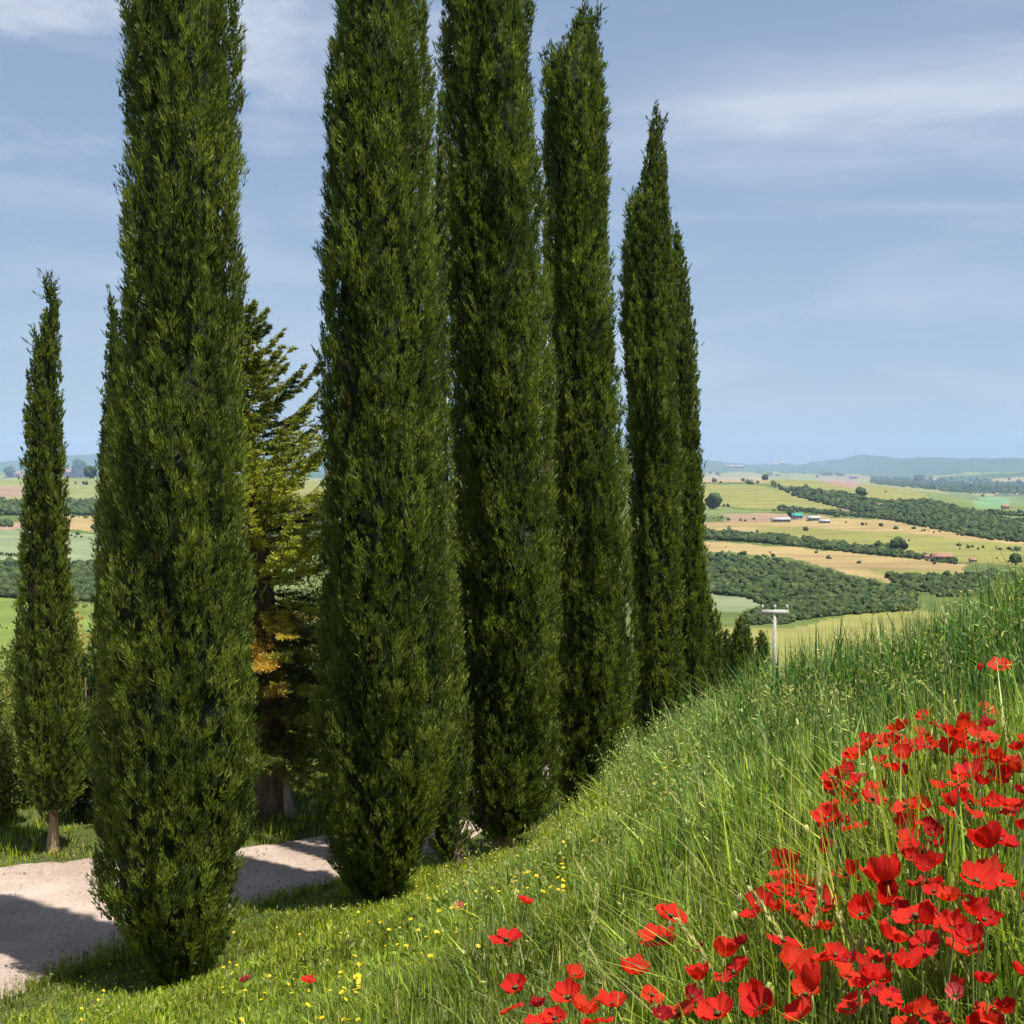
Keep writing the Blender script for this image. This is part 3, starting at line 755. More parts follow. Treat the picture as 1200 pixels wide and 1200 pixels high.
# conifer with up-curved boughs
def conifer():
    Yd = 15.3
    b = at(318, 975, Yd); z0 = gz(b[0], Yd)
    root = empty('conifer', (b[0], Yd, z0), 'old conifer with up-curved boughs and rusty orange patches, between two big cypresses', 'tree')
    top = at(284, 352, Yd)
    H = top[2] - z0; lx = top[0] - b[0]
    rg = random.Random(5); rn = np.random.default_rng(5)
    def axis(t): return np.array([lx * min(1, t * 1.0) + 0.05 * math.sin(t * 5), 0.02 * math.sin(t * 7), H * t])
    ts = np.linspace(-0.04, 1, 16)
    v, f = tube([axis(t) if t >= 0 else (0.0, 0, -0.25) for t in ts], [0.26, 0.21] + [0.19 * (1 - t) ** 0.8 + 0.008 for t in ts[2:]], 14, 0.16)
    mesh('trunk', v, f, M_BARK, root, smooth=True)
    v, f = tube([(0.22, -0.05, -0.2), (0.19, -0.05, 0.15), (0.10, -0.03, 0.45), (0.03, 0, 0.8)], [0.10, 0.085, 0.06, 0.03], 10, 0.25)
    mesh('dead_stub', v, f, M_DEAD, root, smooth=True)
    br = []; fol = []
    for i in range(215):
        t = 0.125 + 0.865 * (i / 215.0) ** 1.18
        a = i * 2.399 + rg.uniform(-0.2, 0.2)
        env = np.interp(t, [0.1, 0.2, 0.45, 0.65, 0.8, 0.92, 1.0], [1.0, 1.35, 1.45, 1.25, 0.88, 0.42, 0.08])
        L_ = env * rg.uniform(0.75, 1.1)
        p0 = axis(t); dr = np.array([math.cos(a), math.sin(a), 0])
        rise = rg.uniform(0.18, 0.42) if t > 0.45 else rg.uniform(-0.25, 0.2)
        pts = [p0 + dr * L_ * q + np.array([0, 0, L_ * (rise * q + (0.28 if t > 0.45 else -0.05) * q * q - 0.12 * math.sin(q * 3.1))]) for q in np.linspace(0, 1, 7)]
        v, f = tube(pts, [0.016 * (1 - 0.13 * k_) * (1.2 - t) + 0.003 for k_ in range(7)], 5)
        br.append((v, f, np.zeros((len(v), 3))))
        pa = np.array(pts)
        # side twigs carrying needles
        nt_ = int(18 + 34 * L_)
        q = rn.uniform(0.12, 1.0, nt_)
        Pt = np.stack([np.interp(q, np.linspace(0, 1, 7), pa[:, c]) for c in range(3)], -1)
        side = np.cross(dr, [0, 0, 1]); sg = rn.choice([-1, 1], nt_)
        Dt = dr * 0.75 + side * sg[:, None] * rn.uniform(0.3, 1.1, (nt_, 1)) + np.array([0, 0, 0.12]) + rn.normal(0, 0.15, (nt_, 3))
        Dt /= np.linalg.norm(Dt, axis=1, keepdims=True)
        Lt = (0.09 + 0.13 * (1 - q)) * np.clip(L_, 0.5, 1.2)
        M_ = 30
        kk = np.repeat(np.arange(nt_), M_); mm_ = len(kk)
        al = rn.random(mm_)
        PB = Pt[kk] + Dt[kk] * (Lt[kk] * al)[:, None]
        DB = Dt[kk] * 0.8 + rn.normal(0, 0.55, (mm_, 3)) + np.array([0, 0, 0.3]); DB /= np.linalg.norm(DB, axis=1, keepdims=True)
        gcol = np.array([0.115, 0.140, 0.026])
        ycol = np.array([0.42, 0.43, 0.045]); ocol = np.array([0.46, 0.20, 0.05]); dcol = np.array([0.05, 0.075, 0.022])
        wy = np.interp(t, [0.1, 0.28, 0.42, 0.62, 0.75, 1.0], [0.06, 0.12, 0.55, 0.75, 0.22, 0.16]) + rg.uniform(-0.22, 0.22)
        wo = (0.75 if rg.random() < 0.38 else 0.05) * math.exp(-((t - 0.34) / 0.09) ** 2)
        wy = min(max(wy, 0), 1)
        c = gcol * (1 - wy) + ycol * wy
        c = c * (1 - wo) + ocol * wo
        if rg.random() < 0.12: c = dcol
        if t < 0.5: c = c * 1.45  # lower boughs painted brighter to offset the shade they stand in
        cb = c[None] * rn.uniform(0.65, 1.35, (mm_, 1))
        fol.append(blades(PB, DB, rn.uniform(0.035, 0.065, mm_), np.full(mm_, 0.015), np.zeros((mm_, 3)), cb, segs=1))
    V, f, C = merge(br); mesh('branches', V, f, M_BARK, root, smooth=True)
    V, f, C = merge(fol); mesh('needles', V, f, M_LEAF, root, col=C)
conifer()
def slender_tree():
    Yd = 16.2
    b = at(355, 962, Yd); z0 = gz(b[0], Yd)
    root = empty('slender_tree', (b[0], Yd, z0), 'slender tree with a thin straight yellowish trunk beside the old conifer', 'tree')
    v, f = tube([(0, 0, -0.1), (0, 0, 0.3), (0.02, 0, 0.9), (0, 0, 1.5), (-0.03, 0, 2.2)], [0.06, 0.05, 0.045, 0.04, 0.02], 10, 0.08)
    mesh('trunk', v, f, M_BARKP, root, smooth=True)
    V, f, C = leaf_ball((0, 0, 2.0), (0.62, 0.6, 1.15), 9000, 0.04, (0.05, 0.08, 0.022), (0.19, 0.20, 0.05), clumps=30, seed=4)
    mesh('crown', V, f, M_LEAF, root, col=C)
slender_tree()

# ------------------------------------------------------------------ distant woods, hedges, farms
def ico_blob():
    import bmesh
    bm = bmesh.new(); bmesh.ops.create_icosphere(bm, subdivisions=2, radius=1.0)
    v = np.array([p.co[:] for p in bm.verts]); f = np.array([[q.index for q in t.verts] for t in bm.faces]); bm.free()
    return v, f
BV, BF = ico_blob()
def canopy(P, size, seed, dk=(0.018, 0.034, 0.013), lt=(0.062, 0.082, 0.026)):
    rg = np.random.default_rng(seed)
    n = len(P); nb = len(BV)
    s = size * np.clip(np.exp(rg.normal(-0.05, 0.32, n)), 0.4, 1.9)
    V = BV[None] * (1 + rg.normal(0, 0.26, (n, nb, 1)))
    V = V * s[:, None, None] * np.stack([rg.uniform(0.8, 1.2, n), rg.uniform(0.8, 1.2, n), rg.uniform(0.75, 1.15, n)], -1)[:, None]
    V = V + P[:, None] + np.array([0, 0, 0.7]) * s[:, None, None]
    f = (BF[None] + nb * np.arange(n)[:, None, None]).reshape(-1, 3)
    t = rg.random((n, 1))
    c = np.array(dk) * (1 - t) + np.array(lt) * t
    cv = np.repeat(c, nb, axis=0) * rg.uniform(0.8, 1.25, (n * nb, 1))
    return V.reshape(-1, 3), [f], cv
def wood(name, poly, spacing_px, px_size, label, cat, seed, **kw):
    rg = np.random.default_rng(seed)
    us = [p[0] for p in poly]; vs = [p[1] for p in poly]
    n = int((max(us) - min(us)) * (max(vs) - min(vs)) / spacing_px ** 2 * 3.6)
    u = rg.uniform(min(us), max(us), n); v = rg.uniform(min(vs), max(vs), n)
    k = poly_in(u, v, poly); u, v = u[k], v[k]
    P = hit(u, v); ok = ~np.isnan(P[:, 0]); P = P[ok]
    size = 0.62 * px_size / F * P[:, 1]
    V, f, C = canopy(P, size, seed, **kw)
    o = mesh(name, V, f, M_WOOD, col=C, smooth=False)
    tag(o, label, cat, kind='stuff')
def line(pts, th):
    up = [(a, b - th / 2) for a, b in pts]; dn = [(a, b + th / 2) for a, b in pts]
    return up + dn[::-1]
wood('woodland', [(770, 655), (850, 656), (930, 664), (1000, 682), (1075, 696), (1070, 716), (985, 722), (930, 728), (900, 712), (870, 700), (770, 692)], 3.2, 4.5, 'large dark wood on the slope behind the utility pole', 'wood', 1)
wood('woodland', [(872, 722), (912, 710), (935, 726), (925, 732), (880, 733)], 3.0, 4.0, 'small dark copse just left of and behind the utility pole top', 'wood', 2)
wood('hedgerow', line([(770, 625), (900, 634), (990, 644), (1050, 650)], 7), 2.4, 4.2, 'long dark hedgerow across the tan fields below the farm sheds', 'hedge', 3)
wood('hedgerow', line([(1050, 650), (1120, 659)], 6), 3.0, 3.2, 'short hedge running beside the pink farmhouse', 'hedge', 4)
wood('hedgerow', line([(912, 597), (990, 603), (1045, 608)], 4), 2.2, 2.6, 'thin hedge between the upper yellow field and the farm sheds field', 'hedge', 5)
wood('woodland', [(925, 574), (990, 580), (1020, 588), (1100, 590), (1150, 605), (1290, 622), (1290, 642), (1160, 633), (1060, 614), (1000, 600), (930, 582)], 2.8, 3.6, 'long band of dark wood running down the ridge to the right edge', 'wood', 6)
wood('hedgerow', line([(905, 568), (925, 577)], 4), 2.4, 2.4, 'short hedge at the upper end of the ridge wood', 'hedge', 7)
wood('hedgerow', [(1040, 676), (1100, 678), (1170, 672), (1230, 690), (1230, 702), (1100, 700), (1050, 686)], 3.2, 4.2, 'dark thicket just above the grass crest on the right', 'hedge', 8)
wood('woodland', [(-80, 585), (30, 590), (160, 588), (160, 605), (60, 604), (-80, 606)], 3.0, 4.0, 'dark tree belt across the left valley above the pale field', 'wood', 9)
wood('hedgerow', line([(-60, 612), (15, 616)], 5), 2.4, 3.0, 'scrubby hedge at the left edge above the pale field', 'hedge', 10)
wood('woodland', [(-80, 662), (60, 664), (160, 668), (160, 708), (60, 704), (-80, 696)], 3.4, 5.5, 'dark wood between the pale field and the bright green field at left', 'wood', 11)
wood('hedgerow', line([(-60, 645), (60, 655)], 3), 3.0, 2.2, 'thin hedge along the lower edge of the pale left field', 'hedge', 12)
wood('woodland', [(285, 590), (385, 590), (385, 640), (285, 640)], 3.4, 5.0, 'dark wood seen through the boughs of the conifer', 'wood', 13)
wood('woodland', [(1020, 560), (1130, 566), (1290, 572), (1290, 582), (1130, 578), (1020, 567)], 2.2, 2.0, 'blue-green woods in the farther valley at right', 'wood', 14)
wood('hedgerow', line([(1120, 600), (1200, 604)], 4), 2.4, 2.4, 'hedge under the farther green field at the right edge', 'hedge', 15)

def scrub():
    rg = np.random.default_rng(77)
    segs = [((780, 566), (900, 566)), ((900, 598), (1000, 606)), ((780, 606), (900, 612)), ((1000, 614), (1170, 631)), ((1110, 640), (1200, 646)), ((780, 646), (930, 655)), ((1060, 688), (1120, 690)),
            ((1090, 598), (1200, 618)), ((780, 556), (1010, 558)), ((-60, 606), (160, 608)), ((-60, 624), (160, 632)), ((-60, 584), (160, 562)), ((-60, 700), (160, 716)), ((-40, 735), (160, 745)), ((285, 580), (385, 590)), ((1100, 560), (1280, 575)), ((1000, 560), (1200, 566))]
    us, vs = [], []
    for (a, b), (c, d) in segs:
        n = int(abs(c - a) / 4); t = rg.random(n) ** 0.8
        keep = vnoise(t * 9, np.full(n, a * 0.1), 5) > 0.42
        t = t[keep]
        us += list(a + (c - a) * t); vs += list(b + (d - b) * t + rg.normal(0, 1.2, len(t)))
    n = 45
    us += list(rg.uniform(780, 1290, n)); vs += list(rg.uniform(556, 690, n))
    P = hit(us, vs); P = P[~np.isnan(P[:, 0])]
    V, f, C = canopy(P, rg.uniform(0.8, 2.2, len(P)) / F * P[:, 1], 3, dk=(0.03, 0.045, 0.018), lt=(0.09, 0.11, 0.035))
    tag(mesh('scrub', V, f, M_WOOD, col=C), 'scattered bushes along the field edges across the valley', 'scrub', kind='stuff')
scrub()
def lone_tree(u, v, px, label, seed, grp='lone trees in the valley fields'):
    P = hit(u, v)[0]
    r_ = px / 2 / F * P[1]
    root = empty('round_tree', tuple(P), label, 'tree', grp)
    rg = np.random.default_rng(seed)
    n = 34
    e = rg.normal(size=(n, 3)); e /= np.linalg.norm(e, axis=1, keepdims=True)
    cc = e * r_ * 0.55 * np.array([1, 1, 0.75]) + np.array([0, 0, r_ * 1.05])
    V, f, C = canopy(cc - np.array([0, 0, 0.35 * r_]), np.full(n, r_ * 0.42), seed)
    mesh('crown', V, f, M_WOOD, root, col=C)
    v_, f_ = tube([(0, 0, -0.5), (0, 0, r_ * 0.5), (0, 0, r_)], [r_ * 0.12, r_ * 0.09, r_ * 0.05], 8)
    mesh('trunk', v_, f_, M_BARK, root)
lone_tree(835, 597, 17, 'round dark tree standing alone at the right edge of the last cypress', 1)
lone_tree(927, 607, 8, 'small dark tree against the teal-roofed shed', 2)
lone_tree(1190, 662, 12, 'dark round tree in the yellow field at the right edge', 3)
lone_tree(1076, 566, 10, 'single small tree on the ridge top above the ridge wood', 4)
lone_tree(1010, 583, 12, 'tree with a rounded crown at the upper edge of the ridge wood', 5)
lone_tree(1052, 648, 16, 'largest tree at the right end of the long hedgerow', 6)
lone_tree(1030, 646, 12, 'smaller tree just left of the largest hedgerow tree', 7)
lone_tree(94, 560, 20, 'dark round tree beside the red-roofed house at far left', 8)
lone_tree(106, 561, 13, 'smaller tree right of the one beside the red-roofed house', 9)
lone_tree(12, 560, 14, 'dark tree on the skyline at the left edge of the photo', 10)
lone_tree(112, 622, 10, 'bushy tree left of the nearest cypress above the pale field', 12)
lone_tree(896, 563, 7, 'tiny tree at the end of the pale strip on the ridge', 13)

M_WALLW = mat_noise('pale_render', (0.26, 0.24, 0.21), (0.36, 0.33, 0.30), 0.6, 0.9, 0)
M_WALLP = mat_noise('pink_render', (0.28, 0.18, 0.14), (0.36, 0.25, 0.20), 0.6, 0.9, 0)
M_TILE = mat_noise('terracotta_tiles', (0.22, 0.11, 0.075), (0.30, 0.17, 0.12), 1.5, 0.9, 0)
M_GREYR = mat_noise('grey_roof', (0.26, 0.26, 0.27), (0.38, 0.38, 0.38), 0.6, 0.7, 0)
M_TEAL = mat_noise('teal_roof', (0.03, 0.20, 0.19), (0.05, 0.28, 0.26), 0.6, 0.6, 0)
M_DOOR = mat_noise('dark_opening', (0.03, 0.03, 0.03), (0.06, 0.055, 0.05), 2, 0.8, 0)
def box(x0, x1, y0, y1, z0, z1):
    v = np.array([(x, y, z) for z in (z0, z1) for y in (y0, y1) for x in (x0, x1)], float)
    f = np.array([[0, 2, 3, 1], [4, 5, 7, 6], [0, 1, 5, 4], [2, 6, 7, 3], [0, 4, 6, 2], [1, 3, 7, 5]])
    return v, f
def house(u, v, wpx, hpx, label, wall, roof, name='farm_shed', cat='building', dep=0.6, nwin=3, group=None, rot=0.0):
    P = hit(u, v)[0]; k = P[1] / F
    W, Hh = wpx * k, hpx * k; D = W * dep
    root = empty(name, tuple(P), label, cat, group); root.rotation_euler.z = rot
    wh = Hh * 0.62
    vv, ff = box(-W / 2, W / 2, -D / 2, D / 2, -1.5, wh)
    # gable ends
    n0 = len(vv)
    vv = np.vstack([vv, [[-W / 2, 0, Hh - 0.15], [W / 2, 0, Hh - 0.15]]])
    mesh('wall', vv, [ff, np.array([[4, 6, n0], [7, 5, n0 + 1]])], wall, root)
    e = 0.04 * W
    t_ = 0.12
    rv = np.array([[-W / 2 - e, -D / 2 - e, wh - 0.15], [W / 2 + e, -D / 2 - e, wh - 0.15], [W / 2 + e, 0, Hh], [-W / 2 - e, 0, Hh], [W / 2 + e, D / 2 + e, wh - 0.15], [-W / 2 - e, D / 2 + e, wh - 0.15]])
    rv = np.vstack([rv, rv + np.array([0, 0, t_ + 0.1])])
    rf = np.array([[0, 3, 2, 1], [3, 5, 4, 2], [6, 7, 8, 9], [9, 8, 10, 11], [0, 1, 7, 6], [4, 5, 11, 10], [1, 2, 8, 7], [2, 4, 10, 8], [5, 3, 9, 11], [3, 0, 6, 9]])
    mesh('roof', rv, rf, roof, root)
    for q in range(nwin):
        cx = -W / 2 + W * (q + 0.5) / nwin
        a = W / nwin * 0.18
        b, f = box(cx - a, cx + a, -D / 2 - 0.06, -D / 2 + 0.02, wh * 0.35, wh * 0.75)
        mesh('window', b, f, M_DOOR, root)
fg = 'farm buildings in the valley'
house(934, 609, 12, 7, 'shed with a bright teal roof among the farm buildings', M_WALLW, M_TEAL, group=fg)
house(915, 612, 20, 5, 'long low pale shed left of the teal-roofed one', M_WALLW, M_GREYR, nwin=5, group=fg)
house(953, 611, 14, 6, 'white barn just right of the teal-roofed shed', M_WALLW, M_GREYR, group=fg)
house(966, 613, 12, 4, 'lowest grey shed at the right end of the farm', M_WALLW, M_GREYR, group=fg)
house(1103, 658, 22, 9, 'pink farmhouse with terracotta roof beyond the grass crest', M_WALLP, M_TILE, name='farmhouse', group=fg)
house(1088, 656, 9, 6, 'small pink outbuilding left of the pink farmhouse', M_WALLP, M_TILE, name='outbuilding', group=fg)
house(79, 560, 16, 10, 'red-roofed house on the skyline behind the small slim cypress', M_WALLP, M_TILE, name='farmhouse')
house(20, 560, 9, 7, 'pale house on the skyline left of the small slim cypress', M_WALLP, M_TILE, name='farmhouse')
house(1000, 562, 8, 4, 'tiny pale house on top of the far ridge', M_WALLW, M_TILE, name='farmhouse')
house(1178, 597, 8, 5, 'tiny pink house in the farther green field at right', M_WALLP, M_TILE, name='farmhouse')
house(1030, 594, 10, 4, 'pale house at the edge of the ridge wood', M_WALLW, M_TILE, name='farmhouse')
house(1140, 660, 8, 5, 'small pale house right of the pink farmhouse', M_WALLP, M_TILE, name='farmhouse')
for q, (u, v, lb) in enumerate([(855, 549, 'left end of the pale town on the far blue hills'), (866, 549, 'second pale block of the town on the far blue hills'), (908, 547, 'pinkish block on the far blue hills right of the town'), (915, 546, 'tall pale block at the right end of the far hill town')]):
    house(u, v, 9, 4, lb, M_WALLW, M_WALLP, name='town_block', nwin=0)

def pole():
    Yd = 70.0
    t = at(908, 712, Yd); z0 = gz(t[0], Yd)
    H = t[2] - z0; k = Yd / F
    root = empty('utility_pole', (t[0], Yd, z0), 'pale T-shaped utility pole with a flat crossarm beyond the grass crest', 'utility pole')
    v, f = tube([(0, 0, -0.5), (0, 0, H * 0.5), (0, 0, H - 0.1)], [0.12, 0.10, 0.085], 12)
    mesh('post', v, f, M_POLE, root, smooth=True)
    b, f = box(-16 * k, 16 * k, -0.10, 0.10, H - 0.38, H - 0.12)
    mesh('crossarm', b, f, M_POLE, root)
    for x in (-14.5, 0, 14.5):
        v, f = tube([(x * k, 0, H - 0.12), (x * k, 0, H - 0.02), (x * k, 0, H + 0.04), (x * k, 0, H + 0.16)], [0.03, 0.07, 0.075, 0.03], 8)
        mesh('insulator', v, f, M_POLE, root, smooth=True)
    v, f = tube([(-9 * k, -0.02, H - 0.36), (0, -0.02, H - 0.95)], [0.03, 0.03], 6)
    mesh('brace', v, f, M_POLE, root)
    v, f = tube([(9 * k, -0.02, H - 0.36), (0, -0.02, H - 0.95)], [0.03, 0.03], 6)
    mesh('brace', v, f, M_POLE, root)
pole()

# ------------------------------------------------------------------ grass
def grass_height(x, y):
    s = 0.8 * x - 0.6 * y
    h = np.interp(s, [-9.2, -8.5, -7, -5.5, -4, -2.5, -1, 2], [0.04, 0.09, 0.13, 0.19, 0.27, 0.33, 0.38, 0.40])
    tall = ss(x, 0.1, 1.6) * ss(y, 5.0, 7.0)
    tall = np.maximum(tall, 0.6 * ss(s, -6.7, -4.4) * ss(y, 7.0, 9.5))
    h = h * (1 - tall) + 0.66 * tall
    pz = ss(x, 0.15, 0.7) * (1 - ss(y, 5.0, 6.5)); h = h + 0.10 * pz
    far = (s < -9)
    h = np.where(far, 0.13, h)
    cl = fbm(x * 1.1, y * 1.1, 61, 3)
    return h * (0.42 + 1.2 * cl)
def grass_points(n, d0, d1, az0=-0.52, az1=0.52, side=None):
    a = RG.uniform(az0, az1, n)
    d = np.exp(RG.uniform(math.log(d0), math.log(d1), n))
    x, y = d * np.sin(a), d * np.cos(a)
    s = 0.8 * x - 0.6 * y
    rd = road_dist(x, y)
    k = (rd > -0.10 + 0.45 * (fbm(x * 2.2, y * 2.2, 8) - 0.5)) & (ground(x, y) > -6.5)
    return x[k], y[k]
def grass_tone(x, y):
    """colour of the living grass: lime on the verge, bluer green on the upper bank"""
    s = 0.8 * x - 0.6 * y
    lime = np.array([0.205, 0.250, 0.020]); mid = np.array([0.150, 0.200, 0.024]); deep = np.array([0.066, 0.128, 0.026])
    t = ss(s, -7.0, -2.8)[:, None]
    c = lime * (1 - t) + mid * t
    d = (ss(x, 0.4, 1.8) * ss(y, 3.0, 6.0))[:, None]
    c = c * (1 - d) + deep * d
    n = fbm(x * 0.8, y * 0.8, 70, 3)[:, None]
    c = c * (0.45 + 1.1 * n)
    return c
def build_grass():
    parts = []
    # tufts of blades, in three depth bands so that near ones stay slim
    for (n, nb_, d0, d1) in ((17000, 11, 1.5, 6.0), (24000, 11, 5.0, 13.0), (12500, 10, 11.0, 22.0)):
        tx, ty = grass_points(n, d0, d1)
        m0 = len(tx)
        ttone = np.exp(RG.normal(0.02, 0.55, (m0, 1))); th = RG.uniform(0.7, 1.2, m0)
        tw = RG.choice([0.7, 1.0, 1.0, 1.7], m0); tdir = RG.uniform(0, 6.28, m0)
        thue = RG.normal(0, 1, (m0, 1))
        k = np.repeat(np.arange(m0), nb_); m = len(k)
        r0 = np.hypot(tx, ty)[k]
        la = np.where(RG.random(m) < 0.35, tdir[k] + RG.normal(0, 0.5, m), RG.uniform(0, 6.28, m))
        up = np.stack([0.80 * np.ones(m), -0.60 * np.ones(m)], -1)   # plants on a slope straighten against the hill
        sp = RG.uniform(0, 0.045, m) * np.clip(r0 / 4, 1, 2.2)
        x = tx[k] + np.cos(la) * sp; y = ty[k] + np.sin(la) * sp
        z = ground(x, y) - 0.01
        h = grass_height(x, y) * th[k] * RG.uniform(0.45, 1.15, m)
        ln = RG.uniform(0.02, 0.26, m)
        D = np.stack([np.cos(la) * ln + 0.08 * up[:, 0], np.sin(la) * ln + 0.08 * up[:, 1], np.ones(m)], -1); D /= np.linalg.norm(D, axis=1, keepdims=True)
        bend = np.stack([np.cos(la), np.sin(la), -0.6 * np.ones(m)], -1) * (h * (0.04 + 0.66 * RG.random(m) ** 2.4))[:, None]
        wd = np.clip(h * 0.018, 0.0026, 0.009) * tw[k] * np.clip(r0 / 4.5, 0.85, 2.8) * RG.uniform(0.7, 1.4, m)
        c = grass_tone(x, y) * ttone[k] * RG.uniform(0.75, 1.3, (m, 1))
        c = c * (1 + thue[k] * np.array([[0.10, 0.0, -0.10]]))
        dry = RG.random(m) < 0.08
        c[dry] = np.array([0.38, 0.35, 0.14]) * RG.uniform(0.6, 1.2, (dry.sum(), 1))
        side = np.stack([-np.sin(la + RG.normal(0, .6, m)), np.cos(la), np.zeros(m)], -1)
        side /= np.linalg.norm(side, axis=1, keepdims=True)
        parts.append(blades(np.stack([x, y, z], -1), D, h, wd, bend, np.clip(c, 0.005, 0.6), side=side, segs=3))
    # broad, arching leaves of the taller grass on the upper bank
    x, y = grass_points(90000, 3.5, 14.0, -0.12, 0.55)
    s_ = 0.8 * x - 0.6 * y
    dn = np.maximum(ss(x, 0.0, 1.0) * ss(y, 4.2, 5.6), ss(s_, -7.2, -5.0) * ss(y, 5.5, 8))
    q = RG.random(len(x)) < dn * 0.75 * ss(fbm(x * 1.1, y * 1.1, 44, 3), 0.35, 0.65); x, y = x[q], y[q]
    m = len(x); la = RG.uniform(0, 6.28, m); ln = RG.uniform(0.0, 0.3, m)
    h = grass_height(x, y) * RG.uniform(0.7, 1.25, m)
    D = np.stack([np.cos(la) * ln, np.sin(la) * ln, np.ones(m)], -1); D /= np.linalg.norm(D, axis=1, keepdims=True)
    bend = np.stack([np.cos(la), np.sin(la), -0.9 * np.ones(m)], -1) * (h * (0.05 + 0.6 * RG.random(m) ** 2))[:, None]
    side = np.stack([-np.sin(la + RG.normal(0, .5, m)), np.cos(la), np.zeros(m)], -1); side /= np.linalg.norm(side, axis=1, keepdims=True)
    c = np.array([[0.085, 0.165, 0.034]]) * np.exp(RG.normal(0, 0.5, (m, 1)))
    parts.append(blades(np.stack([x, y, ground(x, y)], -1), D, h, RG.uniform(0.009, 0.017, m), bend, c, side=side, segs=4))
    # outside the picture, sparser
    for az0, az1 in ((-1.0, -0.52), (0.52, 1.0)):
        x, y = grass_points(26000, 1.5, 20.0, az0, az1)
        m = len(x); z = ground(x, y) - 0.01; h = grass_height(x, y) * RG.uniform(0.5, 1.2, m)
        la = RG.uniform(0, 6.28, m)
        D = np.stack([np.cos(la) * .3, np.sin(la) * .3, np.ones(m)], -1)
        D /= np.linalg.norm(D, axis=1, keepdims=True)
        parts.append(blades(np.stack([x, y, z], -1), D, h, 0.008 * np.hypot(x, y) / 4 + 0.002, D * 0.0, grass_tone(x, y) * RG.uniform(0.6, 1.4, (m, 1)), segs=3))
    V, f, C = merge(parts)
    o = mesh('grass', V, f, M_GRASS, col=C)
    tag(o, 'mixed green grass covering the bank and the road verges', 'grass', kind='stuff')
build_grass()

def build_forbs():
    """small broad leaves low in the sward"""
    parts = []
    x, y = grass_points(120000, 1.8, 14.0)
    m = len(x); r = np.hypot(x, y)
    h = grass_height(x, y)
    z = ground(x, y) + h * RG.uniform(0.1, 0.8, m)
    D = RG.normal(size=(m, 3)); D[:, 2] = np.abs(D[:, 2]) + 0.3; D /= np.linalg.norm(D, axis=1, keepdims=True)
    ln = RG.uniform(0.014, 0.055, m) * np.clip(r / 5, 0.8, 1.8)
    s_ = 0.8 * x - 0.6 * y; ln = ln * (1 - 0.5 * ss(-s_, 5.0, 7.5))
    c = grass_tone(x, y) * RG.uniform(0.55, 1.35, (m, 1)) * np.array([0.92, 1.0, 1.1])
    parts.append(blades(np.stack([x, y, z], -1), D, ln, ln * 0.3, D * 0, c, segs=2, belly=True))
    V, f, C = merge(parts)
    o = mesh('meadow_herbs', V, f, M_GRASS, col=C)
    tag(o, 'small leafy herbs mixed low among the grass blades', 'ground cover', kind='stuff')
build_forbs()

def oat_parts(x, y, h, lean, seed, scale=1.0, col=(0.44, 0.46, 0.14)):
    rg = np.random.default_rng(seed)
    m = len(x); z = ground(x, y)
    la = rg.uniform(0, 6.28, m)
    D = np.stack([np.cos(la) * lean, np.sin(la) * lean, np.ones(m)], -1); D /= np.linalg.norm(D, axis=1, keepdims=True)
    P = np.stack([x, y, z], -1)
    bend = np.stack([np.cos(la), np.sin(la), -0.3 * np.ones(m)], -1) * (h * 0.16)[:, None]
    r = np.hypot(x, y)
    cst = np.array([[0.15, 0.20, 0.06]]) * rg.uniform(0.8, 1.3, (m, 1))
    parts = [blades(P, D, h, 0.003 * np.clip(r / 4, 0.8, 2.6), bend, cst, segs=4, tipfrac=0.5)]
    S = 12
    k = np.repeat(np.arange(m), S); mm_ = len(k)
    t = rg.uniform(0.70, 1.0, mm_)
    base = P[k] + D[k] * (h[k] * t)[:, None] + bend[k] * (t ** 2)[:, None]
    ph = rg.uniform(0, 6.28, mm_)
    sp = 0.028 * (1.06 - t) / 0.3 + 0.006
    o2 = np.stack([np.cos(ph) * sp, np.sin(ph) * sp, -sp * 0.4], -1)
    D2 = np.stack([np.cos(ph) * 0.4, np.sin(ph) * 0.4, rg.uniform(-1.6, 0.2, mm_)], -1); D2 /= np.linalg.norm(D2, axis=1, keepdims=True)
    ln = rg.uniform(0.016, 0.026, mm_) * scale
    c = np.array([col]) * rg.uniform(0.6, 1.25, (mm_, 1))
    parts.append(blades(base + o2, D2, ln, ln * 0.20 * np.clip(r[k] / 6, 1, 1.7), D2 * 0, c, segs=2, belly=True))
    return parts
def build_oats():
    x, y = grass_points(26000, 3.2, 15.5, -0.05, 0.52)
    s = 0.8 * x - 0.6 * y
    dn = np.maximum(ss(x, 0.0, 1.4) * ss(y, 4.8, 7.5), 0.9 * ss(s, -7.0, -5.0) * ss(y, 6.5, 9.0))
    k = RG.random(len(x)) < (0.015 + 0.26 * dn * (1 - 0.5 * ss(x, 1.2, 2.6))) * (0.2 + 1.4 * fbm(x * 0.7, y * 0.7, 33, 3))
    x, y = x[k], y[k]
    h = np.clip(grass_height(x, y) * RG.uniform(1.1, 1.45, len(x)), 0.25, 0.85)
    V, f, C = merge(oat_parts(x, y, h, RG.uniform(0, 0.3, len(x)), 5, 1.15))
    o = mesh('wild_oats', V, f, M_GRASS, col=C)
    tag(o, 'tall wild oats with pale nodding seed heads on the upper bank', 'wild oats', kind='stuff')
build_oats()

